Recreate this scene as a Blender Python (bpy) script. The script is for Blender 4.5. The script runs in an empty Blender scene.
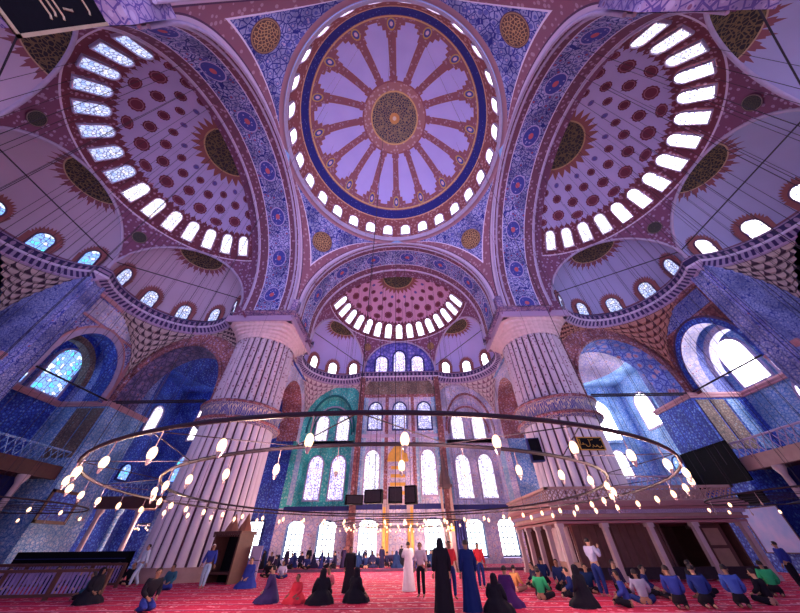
import bpy, bmesh, math, random
from math import sin, cos, pi, radians, sqrt, atan2, asin, acos
from mathutils import Vector, Matrix
random.seed(7)
S = bpy.context.scene
COL = S.collection
# ------------------------------------------------------------------ camera
EYE = Vector((.55, -11.24, 1.6))
PITCH, YAW, ROLL, FPX = .7106, -.0096, -.0107, 278.6
fw = Vector((sin(YAW)*cos(PITCH), cos(YAW)*cos(PITCH), sin(PITCH)))
rt = Vector((cos(YAW), -sin(YAW), 0)); up = rt.cross(fw)
r2 = rt*cos(ROLL) + up*sin(ROLL); u2 = up*cos(ROLL) - rt*sin(ROLL)
cd = bpy.data.cameras.new('camera'); cam = bpy.data.objects.new('camera', cd); COL.objects.link(cam)
cd.sensor_width = 36; cd.lens = FPX/800*36; cd.clip_end = 500; cd.clip_start = .05
cam.matrix_world = Matrix(((r2.x, u2.x, -fw.x, EYE.x), (r2.y, u2.y, -fw.y, EYE.y), (r2.z, u2.z, -fw.z, EYE.z), (0, 0, 0, 1)))
S.camera = cam
# ------------------------------------------------------------------ light
W = bpy.data.worlds.new('world'); S.world = W; W.use_nodes = True
bg = W.node_tree.nodes['Background']; _t = W.node_tree; _g = _t.nodes.new('ShaderNodeTexCoord'); _s = _t.nodes.new('ShaderNodeSeparateXYZ'); _r = _t.nodes.new('ShaderNodeValToRGB')
_m = _t.nodes.new('ShaderNodeMath'); _m.operation = 'MULTIPLY_ADD'; _m.inputs[1].default_value = .5; _m.inputs[2].default_value = .5
_t.links.new(_g.outputs['Generated'], _s.inputs[0]); _t.links.new(_s.outputs[2], _m.inputs[0]); _t.links.new(_m.outputs[0], _r.inputs[0]); _t.links.new(_r.outputs[0], bg.inputs[0])
# lower half brightened as added fill for the ceilings, dim sky above
_r.color_ramp.elements[0].position = .44; _r.color_ramp.elements[0].color = (.70, .60, 1.0, 1)
_r.color_ramp.elements[1].position = .54; _r.color_ramp.elements[1].color = (.05, .06, .16, 1)
bg.inputs[1].default_value = 3.9
PANE = 4.0           # daylight behind the glass
S.view_settings.view_transform = 'Standard'; S.view_settings.look = 'None'
S.view_settings.exposure = 0.12; S.view_settings.gamma = 1.0; S.view_settings.use_curve_mapping = False

# ------------------------------------------------------------------ node expressions
NT = None
class X:
    def __init__(s, sock): s.s = sock
    def __add__(a, b): return mth('ADD', a, b)
    def __radd__(a, b): return mth('ADD', b, a)
    def __sub__(a, b): return mth('SUBTRACT', a, b)
    def __rsub__(a, b): return mth('SUBTRACT', b, a)
    def __mul__(a, b): return mth('MULTIPLY', a, b)
    def __rmul__(a, b): return mth('MULTIPLY', b, a)
    def __truediv__(a, b): return mth('DIVIDE', a, b)
    def __rtruediv__(a, b): return mth('DIVIDE', b, a)
    def __lt__(a, b): return mth('LESS_THAN', a, b)
    def __gt__(a, b): return mth('GREATER_THAN', a, b)
def mth(op, a, b=None, c=None):
    n = NT.nodes.new('ShaderNodeMath'); n.operation = op
    for i, v in enumerate((a, b, c)):
        if v is None: continue
        if isinstance(v, X): NT.links.new(v.s, n.inputs[i])
        else: n.inputs[i].default_value = v
    return X(n.outputs[0])
fract = lambda a: mth('FRACT', a)
absx = lambda a: mth('ABSOLUTE', a)
def smin(a, b): return mth('MINIMUM', a, b)
def smax(a, b): return mth('MAXIMUM', a, b)
def sinx(a): return mth('SINE', a)
def cosx(a): return mth('COSINE', a)
def sqr(a): return a*a
def mix(f, a, b):
    n = NT.nodes.new('ShaderNodeMix'); n.data_type = 'RGBA'
    for k, v in ((0, f), (6, a), (7, b)):
        if isinstance(v, X): NT.links.new(v.s, n.inputs[k])
        elif k == 0: n.inputs[0].default_value = v
        else: n.inputs[k].default_value = (*v, 1)
    return X(n.outputs[2])
def uv():
    n = NT.nodes.new('ShaderNodeUVMap'); n.uv_map = 'uv'
    s = NT.nodes.new('ShaderNodeSeparateXYZ'); NT.links.new(n.outputs[0], s.inputs[0])
    return X(s.outputs[0]), X(s.outputs[1])
def objc():
    n = NT.nodes.new('ShaderNodeTexCoord'); return X(n.outputs['Object'])
def vec(x, y, z=0.):
    n = NT.nodes.new('ShaderNodeCombineXYZ')
    for i, v in enumerate((x, y, z)):
        if isinstance(v, X): NT.links.new(v.s, n.inputs[i])
        else: n.inputs[i].default_value = v
    return X(n.outputs[0])
def vor(v, scale, feat='F1', dim='3D'):
    n = NT.nodes.new('ShaderNodeTexVoronoi'); n.feature = feat; n.voronoi_dimensions = dim
    n.inputs['Scale'].default_value = scale; NT.links.new(v.s, n.inputs['Vector'])
    if feat == 'F1':
        s = NT.nodes.new('ShaderNodeSeparateColor'); NT.links.new(n.outputs['Color'], s.inputs[0])
        return X(n.outputs['Distance']), X(s.outputs[0])
    return X(n.outputs['Distance']), None
def noise(v, scale, det=3):
    n = NT.nodes.new('ShaderNodeTexNoise'); n.inputs['Scale'].default_value = scale; n.inputs['Detail'].default_value = det
    NT.links.new(v.s, n.inputs['Vector']); return X(n.outputs[0])
MATS = {}
def mat(name, fn, rough=.6, metal=0., spec=.3, emit=None):
    """fn() returns a colour (tuple or expression); emit = strength makes it glow"""
    global NT
    if name in MATS: return MATS[name]
    m = bpy.data.materials.new(name); m.use_nodes = True; NT = m.node_tree
    b = NT.nodes['Principled BSDF']
    b.inputs['Roughness'].default_value = rough; b.inputs['Metallic'].default_value = metal
    b.inputs['Specular IOR Level'].default_value = spec
    c = fn() if callable(fn) else fn
    tgt = [b.inputs['Base Color']]
    if emit: tgt = [b.inputs['Emission Color']]; b.inputs['Emission Strength'].default_value = emit; b.inputs['Base Color'].default_value = (.05, .05, .05, 1)
    for t in tgt:
        if isinstance(c, X): NT.links.new(c.s, t)
        else: t.default_value = (*c, 1)
    MATS[name] = m; return m
def floral(base, leaf, flower, dot, scale, ctr=None, warp=.35):
    """Iznik scrollwork: leaf network round flower heads"""
    v = ctr or objc()
    d, r = vor(v, scale); e, _ = vor(v, scale, 'DISTANCE_TO_EDGE'); d2, _ = vor(v, scale*2.7)
    c = mix(e < .06, base, leaf)
    c = mix((d2 < .28)*(e > .1), c, leaf)
    c = mix(d < .34, c, flower)
    c = mix((d < .2)*(r > .35), c, dot)
    n = noise(v, .45, 3); t = smin(smax((n-.42)*5., 0.), 1.)
    return mix(t*.55, c, tuple(x*.45 for x in leaf))
def plain(c, var=.25, sc=1.5):
    def f():
        n = noise(objc(), sc, 5)
        return mix(n, tuple(x*(1-var) for x in c), tuple(min(1, x*(1+var)) for x in c))
    return f
BLUE = (.035, .06, .42); NAVY = (.02, .025, .16); LILAC = (.56, .47, .86); RED = (.26, .055, .08); WHITE = (.75, .72, .85)
BROWN = (.30, .12, .12); GOLD = (.62, .38, .12); PINK = (.62, .33, .42); TEAL = (.03, .42, .42); SKY = (.16, .38, .72)
RUST = (.28, .10, .11)
lilac = mat('lilac_plaster', plain(LILAC, .12, .4))
blue_tile = mat('blue_tile', lambda: floral((.5, .5, .8), BLUE, (.28, .3, .72), (.5, .1, .12), 2.2))
blue_tile_fine = mat('blue_tile_fine', lambda: floral((.40, .45, .8), BLUE, (.2, .25, .65), WHITE, 3.9))
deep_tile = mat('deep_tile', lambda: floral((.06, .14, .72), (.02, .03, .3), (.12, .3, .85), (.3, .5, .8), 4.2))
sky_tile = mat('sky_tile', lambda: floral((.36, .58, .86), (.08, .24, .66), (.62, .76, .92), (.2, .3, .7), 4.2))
teal_tile = mat('teal_tile', lambda: floral((.12, .75, .66), (.03, .42, .46), (.45, .85, .8), TEAL, 3.6))
pale_tile = mat('pale_tile', lambda: floral((.80, .74, .9), (.45, .44, .78), (.85, .72, .85), (.5, .2, .3), 2.5))
teal_dark = mat('dark_teal', plain((.01, .16, .18), .2, 3))
brown_tile = mat('brown_tile', lambda: floral(BROWN, (.16, .05, .07), (.42, .2, .18), (.5, .4, .6), 2.7))
umber_tile = mat('umber_tile', lambda: floral((.30, .2, .16), (.12, .1, .1), (.4, .3, .22), (.15, .35, .45), 4.8))
rust_tile = mat('rust_tile', lambda: floral((.46, .2, .2), (.2, .06, .1), (.55, .4, .55), (.2, .1, .35), 3.6))
pink_trim = mat('pink_trim', plain((.55, .28, .32), .2, 3))
pale_trim = mat('pale_trim', plain((.46, .38, .58), .2, 3))
dark_trim = mat('dark_trim', plain((.10, .05, .12), .3, 4))
navy_m = mat('navy_paint', plain(NAVY, .2, 2))
black = mat('black_paint', plain((.008, .008, .012), .3, 4), .7, spec=.05)
iron = mat('dark_iron', plain((.03, .022, .035), .3, 6), .6, 0, .2)
brass = mat('brass', plain((.6, .4, .15), .2, 8), .3, .9)
marble = mat('veined_marble', lambda: mix(noise(objc(), 1.3, 8), (.62, .5, .55), (.35, .24, .28)), .35)
stone = mat('warm_stone', lambda: mix(noise(objc(), 2.2, 6), (.34, .2, .2), (.52, .36, .33)), .55)
wood = mat('dark_wood', lambda: mix(noise(objc(), 3, 5), (.07, .03, .03), (.14, .06, .05)), .5)
gold = mat('gilt', plain((.75, .42, .08), .3, 3), .4, .2)
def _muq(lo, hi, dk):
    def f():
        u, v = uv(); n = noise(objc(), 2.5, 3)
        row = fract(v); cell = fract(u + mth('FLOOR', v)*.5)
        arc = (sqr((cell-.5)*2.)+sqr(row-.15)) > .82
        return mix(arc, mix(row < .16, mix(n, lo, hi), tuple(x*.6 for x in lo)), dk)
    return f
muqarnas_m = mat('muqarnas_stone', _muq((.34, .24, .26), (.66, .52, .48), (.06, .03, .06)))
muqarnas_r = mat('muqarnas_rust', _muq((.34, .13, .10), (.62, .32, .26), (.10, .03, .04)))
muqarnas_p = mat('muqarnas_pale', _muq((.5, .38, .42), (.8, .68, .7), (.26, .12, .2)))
def _glass(cols, edge, sc):
    def f():
        o = objc()
        d, r = vor(o, sc); e, _ = vor(o, sc, 'DISTANCE_TO_EDGE')
        c = mix(r > .62, cols[0], cols[1]); c = mix(r > .86, c, cols[2])
        return mix(e < edge, c, (.12, .12, .3))
    return f
glass_white = mat('daylit_leaded_glass', _glass(((1, .97, 1), (.85, .9, 1), (1, .82, .8)), .05, 2.6), emit=PANE)
glass_clear = mat('daylit_clear_glass', _glass(((1, .93, .95), (.93, .93, 1), (1, .88, .86)), .02, 2.2), emit=PANE*1.2)
glass_semi = mat('daylit_patterned_glass', _glass(((1, .93, .96), (.72, .78, 1), (1, .72, .68)), .06, 4.0), emit=1.9)
glass_semib = mat('daylit_bluish_glass', _glass(((.55, .62, 1), (.9, .88, 1), (.35, .5, 1)), .07, 4.0), emit=1.25)
glass_bright = mat('daylit_bright_glass', _glass(((1, .95, .98), (.93, .93, 1), (1, .88, .86)), .03, 2.4), emit=PANE*2.6)
glass_far = mat('daylit_pale_traceried_glass', _glass(((1, .95, .98), (.80, .74, 1), (1, .78, .85)), .07, 4.2), emit=1.7)
glass_lil2 = mat('daylit_violet_glass', _glass(((.62, .58, 1), (.9, .85, 1), (.45, .42, .95)), .08, 4.0), emit=1.35)
glass_low = mat('daylit_plain_glass', _glass(((.85, .93, 1), (.95, .97, 1), (.7, .85, 1)), .0, 1.2), emit=PANE*1.3)
glass_blue = mat('daylit_blue_glass', _glass(((.2, .42, 1), (.7, .85, 1), (.1, .7, .8)), .06, 3.0), emit=PANE*.4)
glass_lilac = mat('daylit_lilac_glass', _glass(((.75, .6, 1), (1, .85, .95), (.5, .45, 1)), .07, 3.2), emit=PANE*.45)
flame = mat('lamp_glow', (1, .60, .34), emit=3.2)
lampglass = mat('lamp_glass', (.4, .3, .32), .15)

# ------------------------------------------------------------------ mesh helpers
SM = True
class MB:
    def __init__(s): s.v = []; s.f = []; s.uv = []; s.mi = []; s.k = 0
    def quad(s, pts, uvs=None, k=None):
        b = len(s.v); s.v += [tuple(p) for p in pts]; s.f.append(tuple(range(b, b+len(pts))))
        s.uv += uvs or [(0, 0)]*len(pts); s.mi.append(s.k if k is None else k)
    def grid(s, fn, nu, nv, k=None):
        """fn(i/nu, j/nv) -> (co, uv); shared vertices"""
        b = len(s.v); U = []
        for j in range(nv+1):
            for i in range(nu+1):
                c, t = fn(i/nu, j/nv); s.v.append(tuple(c)); U.append(t)
        for j in range(nv):
            for i in range(nu):
                q = (j*(nu+1)+i, j*(nu+1)+i+1, (j+1)*(nu+1)+i+1, (j+1)*(nu+1)+i)
                s.f.append(tuple(b+x for x in q)); s.uv += [U[x] for x in q]; s.mi.append(s.k if k is None else k)
    def box(s, c, d, rz=0, k=None):
        cx, cy, cz = c; x, y, z = d[0]/2, d[1]/2, d[2]/2; ca, sa = cos(rz), sin(rz)
        def P(a, b_, c_): return (cx+a*ca-b_*sa, cy+a*sa+b_*ca, cz+c_)
        for q in (((-x,-y,-z),(x,-y,-z),(x,-y,z),(-x,-y,z)), ((x,y,-z),(-x,y,-z),(-x,y,z),(x,y,z)), ((-x,y,-z),(-x,-y,-z),(-x,-y,z),(-x,y,z)),
                  ((x,-y,-z),(x,y,-z),(x,y,z),(x,-y,z)), ((-x,-y,z),(x,-y,z),(x,y,z),(-x,y,z)), ((-x,y,-z),(x,y,-z),(x,-y,-z),(-x,-y,-z))):
            s.quad([P(*p) for p in q], [(0, 0), (1, 0), (1, 1), (0, 1)], k)
    def tube(s, path, r, n=8, closed=False, k=None):
        path = [Vector(p) for p in path]; m = len(path)
        if not isinstance(r, (list, tuple)): r = [r]*m
        def fr(i):
            a = path[(i-1) % m] if (closed or i > 0) else path[i]; b_ = path[(i+1) % m] if (closed or i < m-1) else path[i]
            t = (b_-a).normalized(); h = Vector((0, 0, 1)) if abs(t.z) < .95 else Vector((1, 0, 0))
            x = t.cross(h).normalized(); return x, x.cross(t)
        F = [fr(i) for i in range(m)]; M = m if closed else m-1
        s.grid(lambda a, b_: ((path[int(round(b_*M)) % m] + (F[int(round(b_*M)) % m][0]*cos(2*pi*a) + F[int(round(b_*M)) % m][1]*sin(2*pi*a))*r[int(round(b_*M)) % m]), (a, b_)), n, M, k)
        if not closed:
            for i in (0, m-1):
                s.quad([path[i] + (F[i][0]*cos(2*pi*q/n) + F[i][1]*sin(2*pi*q/n))*r[i] for q in range(n)], None, k)
    def lathe(s, prof, n=24, c=(0, 0, 0), mod=None, k=None, a0=0, a1=2*pi):
        def fn(a, b_):
            i = int(round(b_*(len(prof)-1))); r, z = prof[i]; t = a0+(a1-a0)*a
            if mod: r = mod(r, z, t)
            return (c[0]+r*cos(t), c[1]+r*sin(t), c[2]+z), (a, b_)
        s.grid(fn, n, len(prof)-1, k)
    def ball(s, c, r, n=10, m=6, sz=1., k=None):
        s.lathe([(r*sin(pi*i/m)+1e-4, -r*cos(pi*i/m)*sz) for i in range(m+1)], n, c, k=k)
    def mesh(s, name, mats, smooth=False):
        me = bpy.data.meshes.new(name); me.from_pydata(s.v, [], s.f)
        l = me.uv_layers.new(name='uv')
        flat = [x for t in s.uv for x in t]; l.data.foreach_set('uv', flat)
        for m in (mats if isinstance(mats, (list, tuple)) else [mats]): me.materials.append(m)
        me.polygons.foreach_set('material_index', s.mi)
        me.polygons.foreach_set('use_smooth', [smooth]*len(me.polygons)); me.update(); return me
    def build(s, name, mats, parent=None, smooth=False, M=None):
        o = bpy.data.objects.new(name, s.mesh(name, mats, smooth)); COL.objects.link(o)
        if parent: o.parent = parent
        if M is not None: o.matrix_local = M
        return o
def struct(o, kind='structure'): o['kind'] = kind; return o
def tag(o, label, cat, group=None):
    o['label'] = label; o['category'] = cat
    if group: o['group'] = group
    return o
def empty(name, loc=(0, 0, 0), rz=0, parent=None):
    o = bpy.data.objects.new(name, None); COL.objects.link(o); o.location = loc; o.rotation_euler = (0, 0, rz); o.empty_display_size = .1
    if parent: o.parent = parent
    return o
def kids(o): return [c for c in COL.objects if c.parent == o]
def dup(o, parent=None, tree=None):
    c = o.copy(); COL.objects.link(c)
    if parent: c.parent = parent; c.matrix_parent_inverse = o.matrix_parent_inverse.copy()
    for ch in (tree or {}).get(o.name, kids(o) if tree is None else []): dup(ch, c, tree)
    return c
def clone(root, loc=None, rz=None, M=None):
    c = dup(root)
    if M is not None: c.matrix_world = M
    else:
        c.location = loc; c.rotation_euler = (0, 0, rz or 0)
    return c

# ================================================================== STRUCTURE
# ---- floor: prayer carpet
def _carpet():
    o = objc(); s = NT.nodes.new('ShaderNodeSeparateXYZ'); NT.links.new(o.s, s.inputs[0]); x, y = X(s.outputs[0]), X(s.outputs[1])
    d, r = vor(o, 2.4); d2, _ = vor(o, 6.); n = noise(o, .25, 2)
    c = mix(n, (.44, .012, .06), (.6, .035, .11))
    c = mix(d < .30, c, (.75, .30, .38)); c = mix(d < .17, c, (.28, .01, .03)); c = mix((d2 < .2)*(d > .36), c, (.66, .18, .26))
    row = fract(y/1.25)
    c = mix(row < .10, c, (.20, .015, .08)); c = mix((row > .13)*(row < .2), c, (.66, .3, .45))
    return c
carpet = mat('red_prayer_carpet', _carpet, .9, spec=.1)
b = MB(); b.quad([(-34, -18, 0), (34, -18, 0), (34, 30, 0), (-34, 30, 0)], [(0, 0)]*4)
struct(b.build('floor', carpet))
b = MB(); b.box((0, 24.2, .09), (26, 6.6, .18)); struct(b.build('floor', carpet))
b = MB(); b.box((0, 20.86, .09), (26.1, .08, .2)); struct(b.build('trim_1', dark_trim))

# ---- central dome
DR, DZ = 10.6, 32.2
def _dome():
    u, v = uv()            # u: turns, v: degrees from the crown
    a = fract(u*16.); x = absx(a-.5)          # 0 in the middle of a petal, .5 on a rib
    o = objc()
    rib = (x > .40 - .0*v)
    # the petal ends in steps (scalloped outline)
    outer = 58. - (x > .13)*2.6 - (x > .24)*3.4 - (x > .33)*5.0
    inner = 22. + (x > .22)*2.5 + (x > .30)*3.0
    wid = .445 - 3.6/(v + 1e-3)
    petal = (v < outer)*(v > inner)*(x < wid)
    d, r = vor(o, 2.6)
    brn = mix(d < .3, (.28, .11, .15), (.46, .28, .38)); brn = mix((d < .15), brn, (.12, .08, .2))
    d3, r3 = vor(vec(u*16., v/9.), 1.2)
    c = brn
    c = mix(petal, c, mix(noise(o, .5, 4), (.42, .37, .84), (.56, .50, .95)))
    edge = (v < outer+1.4)*(v > inner-1.4)*(x < wid+.035)*(1.-petal)
    c = mix(edge, c, (.30, .11, .12))
    # rim flowers between the petals
    q = sqr((x-.5)*3.9*2.2) + sqr((v-56.)/4.6*1.0)
    c = mix((q < 1.)*(v > 50.), c, (.55, .35, .12)); c = mix((q < .55)*(v > 50.), c, (.08, .08, .34)); c = mix((q < .14)*(v > 50.), c, (.7, .5, .6))
    # borders
    c = mix((v > 61.)*(v < 62.2), c, (.66, .40, .2))
    dn, rn = vor(o, 3.4)
    c = mix((v > 62.8)*(v < 70.), c, mix((dn < .22)*(rn > .5), (.028, .03, .21), (.12, .14, .45)))
    c = mix((v > 70.)*(v < 70.9), c, (.7, .4, .25))
    c = mix((v > 70.9), c, mix(d < .34, (.28, .09, .10), (.50, .28, .30)))
    # crown medallion
    c = mix(v < 21., c, mix(d < .34, (.38, .18, .2), (.55, .36, .42)))
    dm, rm = vor(o, 4.2, 'DISTANCE_TO_EDGE')
    c = mix(v < 15.4, c, mix(dm < .13, (.05, .045, .10), (.30, .22, .15)))
    c = mix((v < 16.2)*(v > 15.2), c, (.66, .42, .2)); c = mix((v < 3.4), c, (.62, .3, .12)); c = mix((v < 1.3), c, (.75, .6, .5))
    return c
dome_m = mat('painted_dome', _dome, .7, spec=.15)
ceil = empty('ceiling'); struct(ceil)
b = MB()
def fdome(i, j):
    a = 2*pi*i; ph = radians(90*j); return (DR*sin(ph)*cos(a), DR*sin(ph)*sin(a), DZ+DR*cos(ph)), (i, 90*j)
b.grid(fdome, 128, 40); b.build('dome_shell', dome_m, ceil, True)
b = MB()   # drum mouldings
b.lathe([(10.6, DZ), (10.35, DZ-.05), (10.35, DZ-.22), (10.55, DZ-.32), (10.4, DZ-.42), (10.55, DZ-.6)], 128)
b.build('dome_cornice', pale_trim, ceil, True)
# pendentives, sphere through the ring and the four arch fronts
RS, ZS, AP = 14.92, 21.4, 10.9
def _pend():
    u, v = uv()     # u metres from the arch edge, v height
    o = objc()
    c = floral((.36, .38, .7), (.03, .04, .3), (.12, .14, .5), (.55, .45, .7), 1.9)
    c = mix(u < 1.35, c, mix(vor(o, 2.2)[0] < .3, (.27, .12, .18), (.42, .27, .36)))
    c = mix((u < 1.5)*(u > 1.35), c, (.78, .7, .9)); c = mix(u < .3, c, (.6, .5, .7)); c = mix((u < .42)*(u > .3), c, (.1, .05, .12))
    c = mix(v > 10.1, c, (.40, .22, .28))
    return c
pend_m = mat('painted_pendentive', _pend, .7, spec=.15)
for q in range(4):
    b = MB()
    def fp(i, j):
        z = ZS + .02 + (DZ-.35-ZS)*j; r = sqrt(RS*RS-(z-ZS)**2); e = acos(min(1, AP/r)); lo, hi = e, pi/2-e
        if lo > hi: lo = hi = pi/4
        a = lo+(hi-lo)*i; d = min(i, 1-i)*(hi-lo)*r
        A = a+q*pi/2; return (r*cos(A), r*sin(A), z), (d, z-ZS)
    b.grid(fp, 32, 32); b.build('pendentive', pend_m, ceil, True)
def _calli(bgc, fg, ring):
    def f():
        u, v = uv()   # -1..1
        r = mth('SQRT', sqr(u)+sqr(v)); e, _ = vor(vec(u, v), 5., 'DISTANCE_TO_EDGE', '2D')
        c = mix((e < .12)*(r < .82), bgc, fg)
        c = mix(r > .86, c, ring); c = mix((r > .93), c, (.1, .05, .08)); return mix(r < .09, c, fg)
    return f
calli_gold = mat('gilt_calligraphy', _calli((.10, .045, .04), (.5, .3, .14), (.34, .2, .12)), .5)
calli_dark = mat('dark_calligraphy', _calli((.02, .02, .03), (.07, .06, .04), (.25, .18, .16)), .5)
def disc(b, r, n=40, dz=.04, cup=0):
    b.grid(lambda i, j: ((r*j*cos(2*pi*i), r*j*sin(2*pi*i), dz-cup*j*j), (j*cos(2*pi*i), j*sin(2*pi*i))), n, 4)
def orient(pos, nrm, upv=Vector((0, 0, 1))):
    z = Vector(nrm).normalized(); x = Vector(upv).cross(z).normalized(); y = z.cross(x)
    M = Matrix((x, y, z)).transposed().to_4x4(); M.translation = Vector(pos); return M
for q in range(4):
    A = pi/4+q*pi/2; z = 29.4; r = sqrt(RS*RS-(z-ZS)**2); b = MB(); disc(b, 1.25, 40, .1, .05)
    n = Vector((-r*cos(A), -r*sin(A), ZS-z)); b.build('roundel', calli_gold if q != 1 else calli_gold, ceil, True, orient((r*cos(A), r*sin(A), z), n))

# ---- windows: prototype with arched head, local x right, y up, z towards the room
def arch_pts(w, h, n=10, flat=False):
    if flat: return [(-w/2, 0), (w/2, 0), (w/2, h), (-w/2, h)]
    r = w/2; P = [(-r, 0), (r, 0)]
    for i in range(n+1): a = pi*i/n; P.append((r*cos(a), h-r*1.1+r*1.1*sin(a)))
    return P
def ring_between(b, A, B, zA, zB):
    n = len(A)
    for i in range(n):
        j = (i+1) % n; b.quad([(*A[i], zA), (*A[j], zA), (*B[j], zB), (*B[i], zB)], [(0, 0), (1, 0), (1, 1), (0, 1)])
def spiky(w, h, s, n=26, amp=.22):
    """outline with pointed cusps around an arched window"""
    P = []; base = arch_pts(w+s*2, h+s*1.4, 28)
    c = Vector((0, h*.45))
    per = base
    for i, p in enumerate(per[1:]):
        v = Vector(p)-c; k = 1 + (amp if i % 2 else 0); P.append((c.x+v.x*k, c.y+v.y*k if p[1] > 0 else -s*.4))
    P.insert(0, (P[-1][0], -s*.4)); return P
WIN = {}
def win_proto(key, w, h, pane, frame_m, border=.12, spik=None, spik_m=None, bars=0, flat=False):
    root_b = MB(); o = arch_pts(w+2*border, h+border, flat=flat); i = arch_pts(w, h, flat=flat)
    o = [(x, y-(border if k < 2 else 0)) for k, (x, y) in enumerate(o)]
    ring_between(root_b, o, i, .10, .10); ring_between(root_b, i, i, .10, .02); ring_between(root_b, o, o, .10, -.1)
    pb = MB(); pb.quad([(*p, .02) for p in i], [p for p in i])
    WIN[key] = (root_b.mesh('window_frame', frame_m), pb.mesh('window_pane', pane), None, None, bars, w, h)
    if spik:
        sb = MB(); P = spiky(w, h, spik); sb.quad([(*p, 0) for p in P]); ring_between(sb, P, P, 0, -.06)
        WIN[key] = WIN[key][:2] + (sb.mesh('window_border', spik_m), None, bars, w, h)
    if bars:
        gb = MB()
        for q in range(1, bars): gb.box((-w/2+w*q/bars, h*.46, .05), (.09, h*.92, .04))
        nb = int(h/(w/bars)*.8)
        for q in range(1, nb+1): gb.box((0, h*.95*q/(nb+1), .05), (w*.98, .08, .04))
        WIN[key] = WIN[key][:3] + (gb.mesh('window_bars', dark_trim),) + WIN[key][4:]
WN = [0]
def window(key, M):
    WN[0] += 1
    fr, pn, sp, gb = WIN[key][:4]
    root = bpy.data.objects.new('window_%d' % WN[0], fr); COL.objects.link(root); root.matrix_world = M; struct(root)
    for nm, me in (('pane', pn), ('border', sp), ('glazing_bars', gb)):
        if me: c = bpy.data.objects.new(nm, me); COL.objects.link(c); c.parent = root
    return root
win_proto('dome', 1.05, 1.75, glass_clear, pale_trim, .14)
win_proto('semi', .95, 2.2, glass_semi, pale_trim, .08)
win_proto('semi_white', .95, 2.2, glass_white, pale_trim, .08)
win_proto('semi_blue', .95, 2.2, glass_semib, pale_trim, .08)
win_proto('exedra', 1.15, 1.95, glass_white, dark_trim, .10, .34, mat('rust_border', plain(RUST, .2, 4)))
win_proto('exedra_blue', 1.15, 1.95, glass_blue, dark_trim, .10, .34, mat('rust_border', plain(RUST, .2, 4)))
win_proto('exedra_lil', 1.15, 1.95, glass_semib, dark_trim, .10, .34, mat('rust_border', plain(RUST, .2, 4)))
win_proto('tymp', 1.7, 3.5, glass_lilac, navy_m, .25)
win_proto('tall', 1.75, 4.7, glass_lilac, pale_trim, .16)
win_proto('tallw', 1.75, 4.7, glass_far, pale_trim, .16)
win_proto('upper', 1.6, 3.3, glass_far, pale_trim, .16)
win_proto('upperm', 1.7, 3.5, glass_lil2, navy_m, .18)
win_proto('upperb', 1.5, 3.0, glass_blue, pale_trim, .16)
win_proto('low', 1.9, 3.0, glass_low, navy_m, .16, bars=4, flat=True)
win_proto('huge', 3.0, 5.2, glass_bright, sky_tile, .4)
win_proto('tallf', 1.8, 4.6, glass_white, pale_trim, .18)
win_proto('upperl', 1.5, 3.0, glass_white, pale_trim, .16)
win_proto('big', 2.4, 4.2, glass_bright, pale_trim, .2)
win_proto('bigb', 2.4, 4.2, glass_blue, pale_trim, .2)
win_proto('small', 1.3, 1.5, glass_blue, navy_m, .14)

def on_sphere(c, R, az, el, inset=.06):
    """matrix at a spot of a dome: up along the meridian, z into the room"""
    d = Vector((cos(el)*cos(az), cos(el)*sin(az), sin(el))); t = Vector((-sin(el)*cos(az), -sin(el)*sin(az), cos(el)))
    z = -d; y = t; x = y.cross(z); M = Matrix((x, y, z)).transposed().to_4x4(); M.translation = Vector(c)+d*(R-inset); return M
for k in range(28):
    window('dome', on_sphere((0, 0, DZ), DR, 2*pi*(k+.5)/28, radians(3.2), .14))

# ---- great arches
def _soffit():
    u, v = uv()      # u metres along the arch, v 0..1 across
    o = objc()
    x = absx(v-.5)
    c = floral((.42, .42, .74), (.03, .04, .26), (.12, .12, .42), (.42, .09, .12), 2.2)
    d0 = vor(o, 3.6)[0]
    cell = fract(u/4.2)-.5; q = sqr(cell*4.2)/.55 + sqr((v-.5)*4.7)/.42
    c = mix(q < 1.5, c, (.42, .36, .66)); c = mix(q < 1.2, c, (.06, .07, .34)); c = mix((q < .9)*(d0 < .25), c, (.4, .38, .72)); c = mix(q < .12, c, (.5, .12, .16))
    c = mix(x > .25, c, (.66, .58, .8)); c = mix(x > .27, c, mix(vor(o, 2.6)[0] < .3, (.17, .07, .12), (.36, .23, .34)))
    c = mix(x > .455, c, (.62, .55, .8)); c = mix(x > .475, c, (.16, .07, .12))
    return c
soffit_m = mat('painted_arch', _soffit, .7, spec=.15)
AR = 10.15
def stilt(r, i):
    if i < .05: return (r, ZS-1.55*(1-i/.05))
    if i > .95: return (-r, ZS-1.55*(1-(1-i)/.05))
    a = pi*(i-.05)/.9; return (r*cos(a), ZS+r*sin(a))
def T(side):
    return {'left': lambda a, b_, z: (-a, b_, z), 'right': lambda a, b_, z: (a, -b_, z), 'far': lambda a, b_, z: (b_, a, z), 'near': lambda a, b_, z: (-b_, -a, z)}[side]
ABACK = 15.6
for side in ('left', 'right', 'far', 'near'):
    t = T(side); b = MB()
    b.grid(lambda i, j: (t(AP+(ABACK-AP)*j, *stilt(AR, i)), (AR*pi*i, j)), 64, 8)
    b.build('great_arch', soffit_m, ceil, True)
    b = MB()        # raised mouldings on both edges
    for a in (AP, AP+.45, ABACK-.05):
        b.tube([t(a, *stilt(AR-.03, i/64)) for i in range(65)], .11, 6)
    b.build('arch_moulding', pale_trim, ceil, True)

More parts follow.
